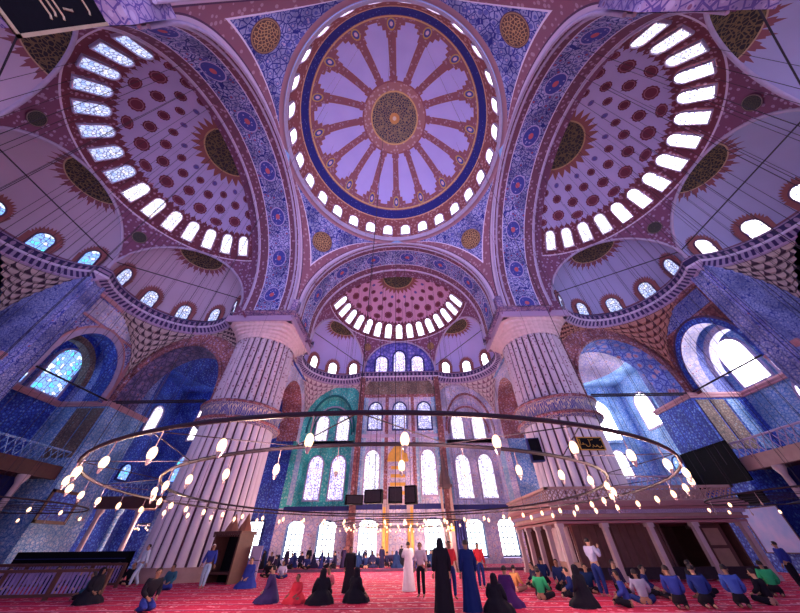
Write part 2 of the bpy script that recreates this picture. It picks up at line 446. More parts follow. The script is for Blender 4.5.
# ---- semi-domes with their exedrae
def _semi(p0=(.36, .31, .58), p1=(.48, .42, .74)):
    u, v = uv()       # u turns over 180deg (0..1), v degrees from crown
    o = objc(); R = 11.
    n = noise(o, .35, 4)
    c = mix(n, p0, p1)
    sv = sinx(v*(pi/180.))
    def spots(c, v0, N, off, rx, ry, col, tip=True, ring=None):
        rx *= .74; ry *= .74
        x = (fract(u*float(N)+off)-.5)*(pi*R/N)*sv; y = (v-v0)*(pi/180.*R)
        q = sqr(x/rx)+sqr(y/ry)
        if tip:
            t = (absx(x) + absx(y)*.32) < (rx*.42); t2 = absx(y) < ry*1.75
            c = mix(t*t2, c, col)
        sc = (q + sinx(mth('ARCTAN2', y, x)*12.)*.08) < 1.
        c = mix(sc, c, col)
        return mix((q < .62)*(q > .48), c, ring or (.32, .14, .2))
    D = (.12, .028, .055)
    c = spots(c, 20.5, 6, 0., .3, .36, (.10, .09, .34), False)
    c = spots(c, 24., 6, .5, .46, .5, D)
    c = spots(c, 28., 6, 0., .58, .6, D, False)
    c = spots(c, 32.5, 6, .5, .68, .66, D)
    c = spots(c, 37.2, 6, 0., .82, .76, (.15, .035, .065), False)
    c = spots(c, 40.2, 6, .5, .8, .55, (.15, .035, .065), False)
    # crown with flames
    saw = absx(fract(u*14.)-.5)*2.
    e, _ = vor(o, 3., 'DISTANCE_TO_EDGE')
    c = mix(v < (13.5 + saw*4.), c, (.24, .09, .09)); c = mix(v < 12., c, (.4, .25, .14)); c = mix(v < 11.3, c, mix(e < .1, (.035, .03, .035), (.12, .09, .05)))
    # toothed border above the windows
    saw2 = absx(fract(u*44.)-.5)*2.; saw3 = absx(fract(u*132.)-.5)*2.
    lim = 44.6 - saw2*1.9 - saw3*.6
    d, r = vor(o, 2.8)
    c = mix(v > lim, c, mix(d < .3, (.17, .05, .08), (.38, .2, .3)))
    c = mix((v > 59.3), c, (.66, .56, .76)); c = mix(v > 60., c, mix(d < .33, (.2, .08, .16), (.38, .26, .44)))
    return c
semi_m = mat('painted_semidome', _semi, .7, spec=.15)
semi_pink = mat('painted_semidome_pink', lambda: _semi((.5, .25, .42), (.62, .34, .54)), .7, spec=.15)
def _exed(wall):
    def f():
        u, v = uv(); o = objc()
        c = mix(noise(o, .4, 4), tuple(x*.8 for x in wall), wall)
        a = absx(fract(u*13.)-.5)*2.; a2 = absx(fract(u*39.)-.5)*2.
        e, _ = vor(o, 4., 'DISTANCE_TO_EDGE')
        c = mix(v < 32. - a*7. - a2*3., c, (.24, .09, .12)); c = mix(v < 22.5, c, (.45, .3, .2)); c = mix(v < 21.5, c, mix(e < .1, (.03, .025, .03), (.16, .11, .06)))
        c = mix(v > 87., c, (.25, .1, .16))
        return c
    return f
exed_m = {'left': mat('exedra_plaster_warm', _exed((.56, .44, .62)), .7, spec=.15), 'right': mat('exedra_plaster_blue', _exed((.42, .42, .72)), .7, spec=.15), 'far': mat('exedra_plaster_lilac', _exed((.46, .42, .86)), .7, spec=.15)}
SEMI = {'left': (17.0, 11.3), 'right': (17.0, 11.3), 'far': (17.5, 10.8)}
def cornice(path, name_i):
    """walkway: bracketed cornice and low parapet following a plan path (x, y, nx, ny)"""
    b = MB(); prof = [(0, 19.75), (-.12, 19.85), (-.12, 20.0), (-.4, 20.2), (-.62, 20.35), (-.62, 20.52), (0, 20.54)]
    N = len(path)-1; L = [0]
    for i in range(N): L.append(L[-1]+sqrt((path[i+1][0]-path[i][0])**2+(path[i+1][1]-path[i][1])**2))
    def fn(i, j):
        p = path[int(round(i*N))]; o, z = prof[int(round(j*(len(prof)-1)))]; return (p[0]+p[2]*o, p[1]+p[3]*o, z), (L[int(round(i*N))], z)
    b.grid(fn, N, len(prof)-1)
    o = struct(b.build('trim_%d' % name_i, cornice_m))
    b = MB()
    def rail(r0, z0, z1):
        b.grid(lambda i, j: ((lambda p: ((p[0]-p[2]*r0, p[1]-p[3]*r0, z0+(z1-z0)*j), (L[int(round(i*N))], j)))(path[int(round(i*N))])), N, 1)
    rail(.5, 20.5, 21.15)
    b.tube([(p[0]-p[2]*.5, p[1]-p[3]*.5, 21.2) for p in path], .07, 6)
    b.build('parapet', parapet_m, o)
def _corn():
    u, v = uv(); a = fract(u*2.2)
    c = mix(a < .5, (.05, .03, .14), (.40, .32, .55)); c = mix(v > 20.3, c, (.6, .52, .74)); c = mix(v < 19.95, c, (.42, .3, .5)); return c
def _par():
    u, v = uv(); a = absx(fract(u*1.7)-.5); w = absx(v-.5)
    c = mix((sqr(a*1.4)+sqr(w)) < .12, (.03, .02, .10), (.3, .2, .36)); return mix(w > .44, c, (.38, .3, .52))
cornice_m = mat('bracketed_cornice', _corn); parapet_m = mat('pierced_parapet', _par)

def muqarnas(E, r, az0, az1, corner, zt, zb, m, parent=None, rows=9, ncell=11, ends=.0):
    """stalactite squinch: from the round cornice down into the corner, stepped rows of little niches"""
    b = MB(); NU, NV = ncell*8, rows*6
    def fn(i, j):
        az = az0+(az1-az0)*i; P0 = Vector((E[0]+r*cos(az), E[1]+r*sin(az))); C = Vector(corner)
        s = abs(2*i-1); H = (zt-zb)*(1-.75*s**1.5)
        row = min(rows-1, int(j*rows)); fr = j*rows-row
        step = (row + .25*fr)/rows
        ce = (i*ncell + .5*(row % 2)) % 1
        niche = .035*abs(sin(pi*ce))*(1 - fr*.6)
        t = min(1., step*1.0 + niche)
        d = C-P0; q = P0 + d*t*.985
        z = zt - H*(j)
        return (q.x, q.y, z), (i*ncell, j*rows)
    b.grid(fn, NU, NV); return b.build('muqarnas', m, parent)

CN = 10
TYMP = mat('tympanum_tile', lambda: floral((.22, .2, .75), (.06, .06, .42), (.35, .3, .85), (.6, .5, .9), 1.6))
for side in ('left', 'right', 'far'):
    t = T(side); c0, R = SEMI[side]; sh = empty('ceiling'); struct(sh)
    b = MB()
    def fs(i, j):
        al = radians(-90+180*i); k = min((-60, 0, 60), key=lambda q: abs(q-math.degrees(al))); dl = al-radians(k)
        e0 = acos(min(1, cos(radians(30))/cos(dl))); e = e0+(pi/2-e0)*(1-j)
        return t(c0+R*cos(e)*cos(al), R*cos(e)*sin(al), ZS+R*sin(e)), (i, 90-math.degrees(e))
    b.grid(fs, 96, 36); b.build('semi_dome', semi_pink if side == 'far' else semi_m, sh, True)
    b = MB(); b.grid(lambda i, j: (t(ABACK-.1+(c0-ABACK+.1)*j, R*cos(pi*i), ZS+R*sin(pi*i)), (i, 62.)), 48, 1)
    for sg in (1, -1): b.quad([t(10.9, sg*R, 19.5), t(c0+.3, sg*R, 19.5), t(c0+.3, sg*R, ZS+.05), t(10.9, sg*R, ZS+.05)], [(0, 62)]*4)
    b.build('semi_dome_rim', semi_m, sh, True)
    b = MB(); b.grid(lambda i, j: (t(ABACK, (AR+(R-AR)*j)*cos(pi*i), ZS+(AR+(R-AR)*j)*sin(pi*i)), (i, 62.)), 48, 1)
    for sg in (1, -1): b.quad([t(ABACK, sg*AR, 19.5), t(ABACK, sg*R, 19.5), t(ABACK, sg*R, ZS+.05), t(ABACK, sg*AR, ZS+.05)], [(0, 62)]*4)
    b.build('arch_back', semi_m, sh)
    # ring of windows
    n = 15; rmin = 59
    for k in range(n):
        al = radians(-90+180*(k+.5)/n)
        p = Vector(t(c0+cos(al), sin(al), 0))-Vector(t(c0, 0, 0)); az = atan2(p.y, p.x)
        window(('semi_blue' if (side == 'left' and k < 8) else 'semi_white' if (side == 'right' and 3 < k < 12) or side == 'far' else 'semi'), on_sphere(t(c0, 0, ZS), R, az, radians(39), .2) @ Matrix.Translation((0, -1.1, 0)))
    # rounded edge ribs of the three openings + small roundels between them
    b = MB()
    for k in (-60, 0, 60):
        A = radians(k); cx, cy = R*cos(pi/6)*cos(A), R*cos(pi/6)*sin(A)
        b.tube([t(c0+cx-.06*cos(A)-(R/2)*cos(pi*i/30)*sin(A), cy-.06*sin(A)+(R/2)*cos(pi*i/30)*cos(A), ZS+(R/2)*sin(pi*i/30)) for i in range(31)], .13, 6)
        b.tube([t(c0+cx-.5*cos(A)*1-(R/2+.45)*cos(pi*i/30)*sin(A), cy-.5*sin(A)+(R/2+.45)*cos(pi*i/30)*cos(A), ZS+(R/2+.45)*sin(pi*i/30)) for i in range(4, 27)], .05, 5) if False else None
    b.build('opening_rib', pale_trim, sh, True)
    for k in (-30, 30):
        A = radians(k); p = Vector(t(c0+cos(A), sin(A), 0))-Vector(t(c0, 0, 0)); az = atan2(p.y, p.x)
        b = MB(); disc(b, .62, 24, .12, .03); b.build('roundel', calli_dark if side != 'far' else calli_gold, sh, True, on_sphere(t(c0, 0, ZS), R, az, radians(22), .05))
    path = []
    for k in (-60, 0, 60):
        A = radians(k); r = R/2; ex, ey = c0+R*cos(pi/6)*cos(A), R*cos(pi/6)*sin(A)
        if side == 'far' and k == 0:
            for i in range(9):
                y = -r+2*r*i/8; path.append((ex, y, 1, 0))
            continue
        b = MB()
        def fe(i, j):
            al = A-pi/2+pi*i; e = pi/2*(1-j); return t(ex+r*cos(e)*cos(al), ey+r*cos(e)*sin(al), ZS+r*sin(e)), (i, 90*j)
        b.grid(fe, 48, 20); b.grid(lambda i, j: (t(ex+r*cos(A-pi/2+pi*i), ey+r*sin(A-pi/2+pi*i), ZS-.9*j), (i, 86.)), 48, 1); b.build('exedra', exed_m[side], sh, True)
        for w in range(5):
            al = A+radians(-72+36*w); p = Vector(t(ex+cos(al), ey+sin(al), 0))-Vector(t(ex, ey, 0)); az = atan2(p.y, p.x)
            window('exedra_blue' if side == 'left' and k != 60 else 'exedra_lil' if side == 'left' or (side == 'right' and k == -60) else 'exedra', on_sphere(t(ex, ey, ZS), r, az, radians(7), .3) @ Matrix.Translation((0, -.95, 0)))
        for i in range(25):
            al = A-pi/2+pi*i/24; path.append((ex+r*cos(al), ey+r*sin(al), cos(al), sin(al)))
        # tie rod across the exedra mouth
        rb = MB(); rb.tube([t(ex+r*sin(A), ey-r*cos(A), ZS+1.0), t(ex-r*sin(A), ey+r*cos(A), ZS+1.0)], .045, 6); rb.build('tie_rod', iron, sh)
    W2 = []
    for (a, bb, na, nb) in path:
        p = t(a, bb, 0); q = Vector(t(a+na, bb+nb, 0))-Vector(p); W2.append((p[0], p[1], q.x, q.y))
    cornice(W2, CN); CN += 1
    # straight returns of the cornice along the piers' flanks
# tympanum of the qibla side
c0, R = SEMI['far']; yw = c0+R*cos(pi/6)
b = MB(); r = R/2
b.grid(lambda i, j: ((r*1.02*cos(pi*i)*1., yw+.3, ZS-1.+(r*1.02*sin(pi*i)+1.)*j), (0, 0)), 32, 6)
struct(b.build('wall_qibla', TYMP))
b = MB(); b.grid(lambda i, j: ((r*cos(pi*i), yw+.3*j, ZS+r*sin(pi*i)), (0, 0)), 32, 1); struct(b.build('wall_qibla', mat('deep_blue_reveal', plain((.08, .07, .4))), smooth=True))
b = MB(); b.quad([(-r, yw+.3, 20.5), (r, yw+.3, 20.5), (r, yw-.3, 20.5), (-r, yw-.3, 20.5)]); struct(b.build('trim_20', pale_trim))
for x, k in ((-2.75, .86), (0, 1.12), (2.75, .86)):
    M = Matrix(((1, 0, 0, x), (0, 0, -1, yw+.25), (0, k, 0, 21.2), (0, 0, 0, 1))); window('tymp', M)

# ---- walls with openings
def wall(name, O, U, N, u0, u1, z0, z1, holes, m, depth=.0, soff=None, nu=None):
    """vertical wall from O along U; holes = (centre, half width, sill, spring, apex); reveal goes back along -N... N points into the room"""
    O, U, N = Vector(O), Vector(U), Vector(N); b = MB()
    xs = sorted(set([u0, u1] + [round(c+hw*cos(pi*i/24), 5) for c, hw, *_ in holes for i in range(25)]))
    def P(u, z, d=0): return O+U*u+Vector((0, 0, z))-N*d
    def top(u, h):
        c, hw, s, sp, ap = h; q = max(0, 1-((u-c)/hw)**2); return sp+(ap-sp)*q**.5*(1 if True else 1)
    for a, c in zip(xs, xs[1:]):
        if c-a < 1e-6: continue
        h = next((h for h in holes if h[0]-h[1] <= (a+c)/2 <= h[0]+h[1]), None)
        if not h: b.quad([P(a, z0), P(c, z0), P(c, z1), P(a, z1)], [(a, z0), (c, z0), (c, z1), (a, z1)]); continue
        if h[2] > z0: b.quad([P(a, z0), P(c, z0), P(c, h[2]), P(a, h[2])], [(a, z0), (c, z0), (c, h[2]), (a, h[2])])
        ta, tc = top(a, h), top(c, h)
        b.quad([P(a, ta), P(c, tc), P(c, z1), P(a, z1)], [(a, ta), (c, tc), (c, z1), (a, z1)])
        if depth: b.quad([P(a, ta), P(a, ta, depth), P(c, tc, depth), P(c, tc)], [(a*1., 0), (a*1., 1), (c*1., 1), (c*1., 0)], 1)
    if depth:
        for h in holes:
            for u in (h[0]-h[1], h[0]+h[1]):
                b.quad([P(u, h[2]), P(u, h[2], depth), P(u, h[3], depth), P(u, h[3])], [(0, 0), (0, 1), (1, 1), (1, 0)], 1)
            if h[2] > z0: b.quad([P(h[0]-h[1], h[2]), P(h[0]-h[1], h[2], depth), P(h[0]+h[1], h[2], depth), P(h[0]+h[1], h[2])], [(0, 0), (0, 1), (1, 1), (1, 0)], 1)
    return struct(b.build(name, [m, soff or m]))
def face_M(O, U, N):
    """window matrix on a wall: origin O, x along U, z towards N"""
    U, N = Vector(U), Vector(N); M = Matrix((U, (0, 0, 1), N)).transposed().to_4x4(); M.translation = Vector(O); return M
def strip(name, O, U, N, u0, u1, z0, z1, m, d=.06, parent=None):
    O, U, N = Vector(O), Vector(U), Vector(N); b = MB(); c = O+U*((u0+u1)/2)+N*(d/2); c.z += (z0+z1)/2
    b.box(c, (u1-u0, d, z1-z0), atan2(U.y, U.x)); return b.build(name, m, parent)
def _qsoff():
    u, v = uv(); o = objc(); return floral((.2, .28, .75), (.05, .08, .5), (.5, .3, .5), (.5, .15, .2), 1.4)
side_soffit = mat('side_arch_soffit', _qsoff, .7)
dark_soffit = mat('brown_arch_soffit', lambda: floral((.2, .13, .3), (.06, .05, .16), (.3, .2, .4), (.3, .1, .14), 1.8))
YF = 27.9; TN = 30
# qibla wall: centre bay, two side bays, two corner bays
X0, Nf = (1, 0, 0), (0, -1, 0)
wall('wall_qibla', (0, yw, 0), X0, Nf, -R/2, R/2, 0, 20.5, [(-3.55, .98, .6, 3.2, 4.0), (3.55, .98, .6, 3.2, 4.0)], pale_tile, .5, navy_m)
for s in (-1, 1):
    cx = s*9.4
    wall('wall_qibla', (0, YF, 0), X0, Nf, min(s*5.2, s*14), max(s*5.2, s*14), 5, 20.6, [(cx, 3.05, 5.3, 13.2, 18.2)], teal_tile if s < 0 else pale_tile, 1.3, teal_tile if s < 0 else pale_tile)
    wall('wall_qibla', (0, YF, 0), X0, Nf, min(s*5.2, s*14), max(s*5.2, s*14), 0, 5.0, [(s*8.2, 1.0, .6, 3.2, 3.9), (s*11.7, 1.0, .6, 3.2, 3.9)], pale_tile, .8, navy_m)
    b = MB(); b.quad([(cx-3.2, YF+1.3, 5), (cx+3.2, YF+1.3, 5), (cx+3.2, YF+1.3, 19), (cx-3.2, YF+1.3, 19)]); struct(b.build('wall_qibla', teal_tile if s < 0 else pale_tile))
    for dx in (-1.45, 1.45):
        window('tall' if s < 0 else 'tallw', face_M((cx+dx, YF+1.22, 5.9), X0, Nf)); window('upper', face_M((cx+dx, YF+1.22, 12.5), X0, Nf))
        struct(strip('trim_%d' % TN, (cx, YF, 0), X0, Nf, -3.3, 3.3, 11.7, 12.1, pale_trim, .2)); TN += 1
    for x in (s*8.2, s*11.7): window('low', face_M((x, YF+.75, .8), X0, Nf))
    window('low', face_M((s*3.55, yw+.45, .8), X0, Nf))
    # jamb between centre and side bay: red pilaster
    b = MB(); b.box((s*5.3, yw+.35, 10.2), (.7, 1.9, 20.4)); struct(b.build('trim_%d' % TN, brown_tile)); TN += 1
    # centre windows
    window('tallw', face_M((s*3.4, yw-.04, 6.0), X0, Nf)); window('upperm', face_M((s*3.3, yw-.04, 13.2), X0, Nf))
window('upperm', face_M((0, yw-.04, 13.2), X0, Nf))
qo = (0, yw, 0)
for z0, z1, m in ((17.9, 20.3, umber_tile), (17.5, 17.9, rust_tile), (12.2, 12.6, pale_trim), (4.7, 5.2, navy_m), (20.3, 20.5, rust_tile)):
    struct(strip('trim_%d' % TN, qo, X0, Nf, -R/2, R/2, z0, z1, m, .12)); TN += 1
for x in (-4.9, -1.75, 1.75, 4.9):
    struct(strip('trim_%d' % TN, qo, X0, Nf, x-.22, x+.22, 5.2, 17.5, sky_tile if abs(x) > 3 else rust_tile, .1)); TN += 1
pale_sky = mat('pale_sky_panel', lambda: floral((.5, .72, .86), (.3, .5, .8), (.66, .8, .9), (.4, .5, .85), 3.0))
for s in (-1, 1):
    for u0, u1, z0, z1 in ((5.75, 6.25, 5.3, 12.0), (12.6, 13.2, 5.3, 12.0)):
        struct(strip('trim_%d' % TN, (0, YF, 0), X0, Nf, min(s*u0, s*u1), max(s*u0, s*u1), z0, z1, pale_sky, .08)); TN += 1
    for u0, u1, z0, z1 in ((1.95, 2.35, 5.3, 12.1), (4.35, 4.65, 5.3, 17.4)):
        struct(strip('trim_%d' % TN, (0, yw, 0), X0, Nf, min(s*u0, s*u1), max(s*u0, s*u1), z0, z1, pale_sky, .08)); TN += 1
    for r_, m_, d_ in ((2.75, teal_dark if s < 0 else rust_tile, .3), (2.95, pale_trim, .36)):
        b = MB(); b.tube([(s*9.4+r_*cos(pi*i/24), YF+1.0, 13.2+(r_+.9)*sin(pi*i/24)) for i in range(25)], .13, 6); struct(b.build('trim_%d' % TN, m_, smooth=True)); TN += 1
    b = MB(); b.tube([(s*9.4+3.15*cos(pi*i/24), YF-.05, 13.2+5.1*sin(pi*i/24)) for i in range(25)], .16, 6); struct(b.build('trim_%d' % TN, teal_dark if s < 0 else rust_tile, smooth=True)); TN += 1
    for z0, z1, m in ((4.7, 5.15, navy_m), (19.5, 19.8, pale_trim)):
        struct(strip('trim_%d' % TN, (0, YF, 0), X0, Nf, min(s*5.7, s*13.4), max(s*5.7, s*13.4), z0, z1, m, .14)); TN += 1

for s in (-1, 1):
    side = 'left' if s < 0 else 'right'; WX = 27.5*s; OX = 31.8*s
    tile_b = blue_tile if s < 0 else brown_tile
    inn = (-s, 0, 0)
    # passage arches: plane y=14.15, between main pier and wall pier, and plane x=13.4 towards the qibla wall
    P1 = wall('wall_%s' % side, (0, 14.15, 0), X0, Nf, min(s*16.4, s*27.5), max(s*16.4, s*27.5), 11.9, 20.6, [(s*22.3, 4.55, 11.9, 13.0, 18.3)], rust_tile, 2.6, side_soffit if s > 0 else dark_soffit)
    P2 = wall('wall_%s' % side, (s*13.3, 0, 0), (0, 1, 0), inn, 16.5, 28, 11.9, 20.6, [(22.9, 3.9, 11.9, 13.0, 18.0)], pale_tile, 2.6, rust_tile)
    # wall above the side bay with its arch, hall side
    P3 = wall('wall_%s' % side, (WX, 0, 0), (0, 1, 0), inn, 5.4, 14.15, 11.9, 20.6, [(10.3, 2.95, 11.9, 13.0, 16.9)], tile_b, 1.4, deep_tile if s < 0 else pale_tile)
    struct(P3)
    for (u0, u1, z0, z1) in ((6.6, 7.0, 12.2, 19.9), (13.65, 14.0, 12.2, 19.9), (6.6, 14.0, 19.5, 19.9), (5.6, 5.85, 12.2, 19.6), (7.2, 13.5, 17.3, 17.5)):
        struct(strip('trim_%d' % TN, (WX, 0, 0), (0, 1, 0), inn, u0, u1, z0, z1, pink_trim if s < 0 else rust_tile, .1)); TN += 1
    def band(r0, r1, zz0, zz1, d, m):
        global TN
        b = MB(); b.grid(lambda i, j: ((WX-s*d, 10.3+(r0+(r1-r0)*j)*cos(pi*i), 13+(zz0+(zz1-zz0)*j)*sin(pi*i)), (0, 0)), 32, 2)
        b.grid(lambda i, j: ((WX-s*d*j, 10.3+r1*cos(pi*i), 13+zz1*sin(pi*i)), (0, 0)), 32, 1)
        for sg in (1, -1): b.quad([(WX-s*d, 10.3+sg*r0, 13), (WX-s*d, 10.3+sg*r1, 13), (WX-s*d, 10.3+sg*r1, 12.1), (WX-s*d, 10.3+sg*r0, 12.1)])
        struct(b.build('trim_%d' % TN, m)); TN += 1
    band(2.9, 3.35, 3.85, 4.4, .14, pale_trim if s < 0 else deep_tile); band(3.35, 3.5, 4.4, 4.6, .18, pink_trim if s < 0 else dark_trim)
    struct(strip('trim_%d' % TN, (WX, 0, 0), (0, 1, 0), inn, 5.85, 6.6, 12.2, 19.9, pale_tile if s < 0 else deep_tile, .06)); TN += 1
    struct(strip('trim_%d' % TN, (WX, 0, 0), (0, 1, 0), inn, 7.4, 13.4, 17.6, 19.3, pale_tile if s < 0 else blue_tile_fine, .05)); TN += 1
    b = MB(); b.tube([(s*22.3+4.75*cos(pi*i/24), 14.1, 13+5.5*sin(pi*i/24)) for i in range(25)], .18, 6); struct(b.build('trim_%d' % TN, rust_tile, smooth=True)); TN += 1
    b = MB()
    for yc_, rr_ in ((10.3, 2.45),):
        b.grid(lambda i, j: ((OX-s*(2.2-.8*j), yc_+rr_*cos(pi*i), 13.2+3.1*sin(pi*i)), (0, 0)), 24, 1)
        b.grid(lambda i, j: ((OX-s*2.2, yc_+(rr_+.5*j)*cos(pi*i), 13.2+(3.1+.55*j)*sin(pi*i)), (0, 0)), 24, 1)
    struct(b.build('trim_%d' % TN, umber_tile if s < 0 else pale_tile, smooth=True)); TN += 1
    # outer wall of the side bay and its window
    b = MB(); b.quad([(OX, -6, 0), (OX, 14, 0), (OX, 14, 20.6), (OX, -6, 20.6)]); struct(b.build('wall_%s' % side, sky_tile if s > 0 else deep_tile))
    window('big' if s > 0 else 'bigb', face_M((OX-s*.1, 8.9, 12.3), (0, s, 0), inn)); window('big' if s > 0 else 'bigb', face_M((OX-s*.1, 12.1, 12.3), (0, s, 0), inn))
    window('big' if s > 0 else 'small', face_M((OX-s*.1, 9.2, 7.3), (0, s, 0), inn))
    # blocks: wall pier beyond the bay, wall pier at the cusp
    for (y0, y1, z1) in ((14.0, 18.4, 12.0),):
        b = MB(); b.box((s*29.4, (y0+y1)/2, z1/2), (5.2, y1-y0, z1)); struct(b.build('wall_%s' % side, deep_tile if s > 0 else sky_tile))
    b = MB(); b.box((s*29.4, 6.2, 16.2-9.6+4), (4.6, 1.6, 20)) ; struct(b.build('wall_%s' % side, blue_tile_fine))
    b = MB(); b.box((s*29.7, 16.3, 16.3), (4.4, 4.2, 8.6)); struct(b.build('wall_%s' % side, blue_tile_fine))
    # panels on the wall-pier face that looks into the hall
    fo = (0, 14.0, 0)
    for k, (u0, u1, m) in enumerate(((27.1, 28.2, umber_tile), (28.4, 29.6, umber_tile), (29.8, 30.9, sky_tile))):
        struct(strip('trim_%d' % TN, fo, X0, Nf, min(s*u0, s*u1), max(s*u0, s*u1), 7.4, 11.5, m, .08)); TN += 1
    # string course round the bay and along the passage
    b = MB()
    for z, r in ((12.0, .17), (11.75, .1)):
        b.tube([(WX-s*.1, 5.0, z), (WX-s*.1, 7.2, z), (OX-s*.2, 7.3, z), (OX-s*.2, 13.9, z), (s*26.75, 13.9, z), (s*26.75, 18.5, z), (OX-s*.2, 18.6, z)], r, 6)
    struct(b.build('trim_%d' % TN, pink_trim)); TN += 1
    # middle bay under the central exedra: lateral recess
    b = MB(); b.quad([(s*31.8, -6, 0), (s*31.8, 6, 0), (s*31.8, 6, 21), (s*31.8, -6, 21)]); struct(b.build('wall_%s' % side, deep_tile))
    b = MB(); b.quad([(s*31.8, -16, 0), (s*31.8, -6, 0), (s*31.8, -6, 21), (s*31.8, -16, 21)]); struct(b.build('wall_%s' % side, deep_tile))
    for sgn in (1, -1):
        b = MB(); b.quad([(s*26.8, sgn*5.7, 0), (OX, sgn*5.7, 0), (OX, sgn*5.7, 20.6), (s*26.8, sgn*5.7, 20.6)])
        struct(b.build('wall_%s' % side, blue_tile))
    # near half, mirrored roughly: wall with arch behind the first exedra
    wall('wall_%s' % side, (WX, 0, 0), (0, 1, 0), inn, -14.15, -5.4, 0, 20.6, [(-10.3, 2.95, 11.9, 13.0, 16.9)], tile_b, 1.4, deep_tile)
    # corner bay: outer side wall, qibla part, ceiling
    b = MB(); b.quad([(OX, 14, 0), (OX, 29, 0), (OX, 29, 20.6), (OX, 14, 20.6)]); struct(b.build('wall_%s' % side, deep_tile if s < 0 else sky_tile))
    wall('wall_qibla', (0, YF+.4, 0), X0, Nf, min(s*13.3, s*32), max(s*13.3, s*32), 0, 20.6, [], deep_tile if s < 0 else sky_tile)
    kk = 'upper' if s < 0 else 'big'
    for x in (19.2, 23.4, 27.6): window('huge' if s > 0 else 'tallf', face_M((s*x, YF+.3, 11.9 if s > 0 else 12.6), X0, Nf)); window('upperl' if s > 0 else 'upperb', face_M((s*x, YF+.3, 7.6), X0, Nf))
    for x in (16.4, 19.6, 22.8, 26): window('low', face_M((s*x, YF+.3, .8), X0, Nf))
    for y in (21.0, 25.): window(kk, face_M((OX-s*.08, y, 12.6), (0, s, 0), inn)); window('small', face_M((OX-s*.08, y, 7.6), (0, s, 0), inn))
    ch = empty('ceiling'); struct(ch); b = MB()
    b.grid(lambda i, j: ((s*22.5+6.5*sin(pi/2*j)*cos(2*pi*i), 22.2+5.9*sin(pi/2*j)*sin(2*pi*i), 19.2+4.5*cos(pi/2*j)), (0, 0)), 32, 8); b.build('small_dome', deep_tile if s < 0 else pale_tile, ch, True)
    b = MB(); b.grid(lambda i, j: (lambda a, sx, sy: ((s*22.5+(6.5*cos(a))*(1-j)+sx*j, 22.2+(5.9*sin(a))*(1-j)+sy*j, 19.2), (0, 0)))(2*pi*i, 9.5*max(-1, min(1, 1.45*cos(2*pi*i))), 8*max(-1, min(1, 1.45*sin(2*pi*i)))), 48, 1); b.build('corner_vault', deep_tile if s < 0 else sky_tile, ch)
    # exedra muqarnas and the flat soffits behind them
    c0, R = SEMI[side]; rr = R/2
    for k in (60, 0, -60):
        A = radians(k); ex, ey = c0+R*cos(pi/6)*cos(A), R*cos(pi/6)*sin(A)
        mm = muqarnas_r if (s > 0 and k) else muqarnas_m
        zt = 19.8
        def TW(p): return (s*p[0], p[1])
        def mq(az0, az1, cor, zb, n=11):
            E = TW((ex, ey)); c = TW(cor)
            a0, a1 = (az0, az1) if s > 0 else (pi-az0, pi-az1)
            return struct(muqarnas(E, rr, a0, a1, c, zt, zb, mm, None, 8, n))
        if k == 60:
            mq(0, pi/2, (27.4, 14.1), 14.6); mq(pi/2, radians(150), (17.4, 14.1), 17.8, 6)
        elif k == -60:
            mq(-pi/2, 0, (27.4, -14.1), 14.6)
        else:
            mq(0, pi/2, (31.9, 5.65), 15.5, 10); mq(-pi/2, 0, (31.9, -5.65), 15.5, 10)
c0, R = SEMI['far']; rr = R/2
for s in (-1, 1):
    A = radians(60); ex, ey = c0+R*cos(pi/6)*cos(A), R*cos(pi/6)*sin(A)
    def cv(az): v = (cos(az), sin(az)); return atan2(v[0], s*v[1])   # local (out, lateral) -> world angle
    E = (s*ey, ex)
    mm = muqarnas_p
    a_lat, a_out = (0, pi/2) if s > 0 else (pi, pi/2)
    struct(muqarnas(E, rr, a_out, a_lat, (s*13.3, 27.8), 19.8, 15.0, mm, None, 8, 10))
    struct(muqarnas(E, rr, a_out, a_out+s*radians(60), (s*5.5, 27.6), 19.8, 17.8, mm, None, 5, 5))
    struct(muqarnas(E, rr, a_lat, a_lat-s*radians(30), (s*13.3, 17.5), 19.8, 17.2, mm, None, 5, 3))

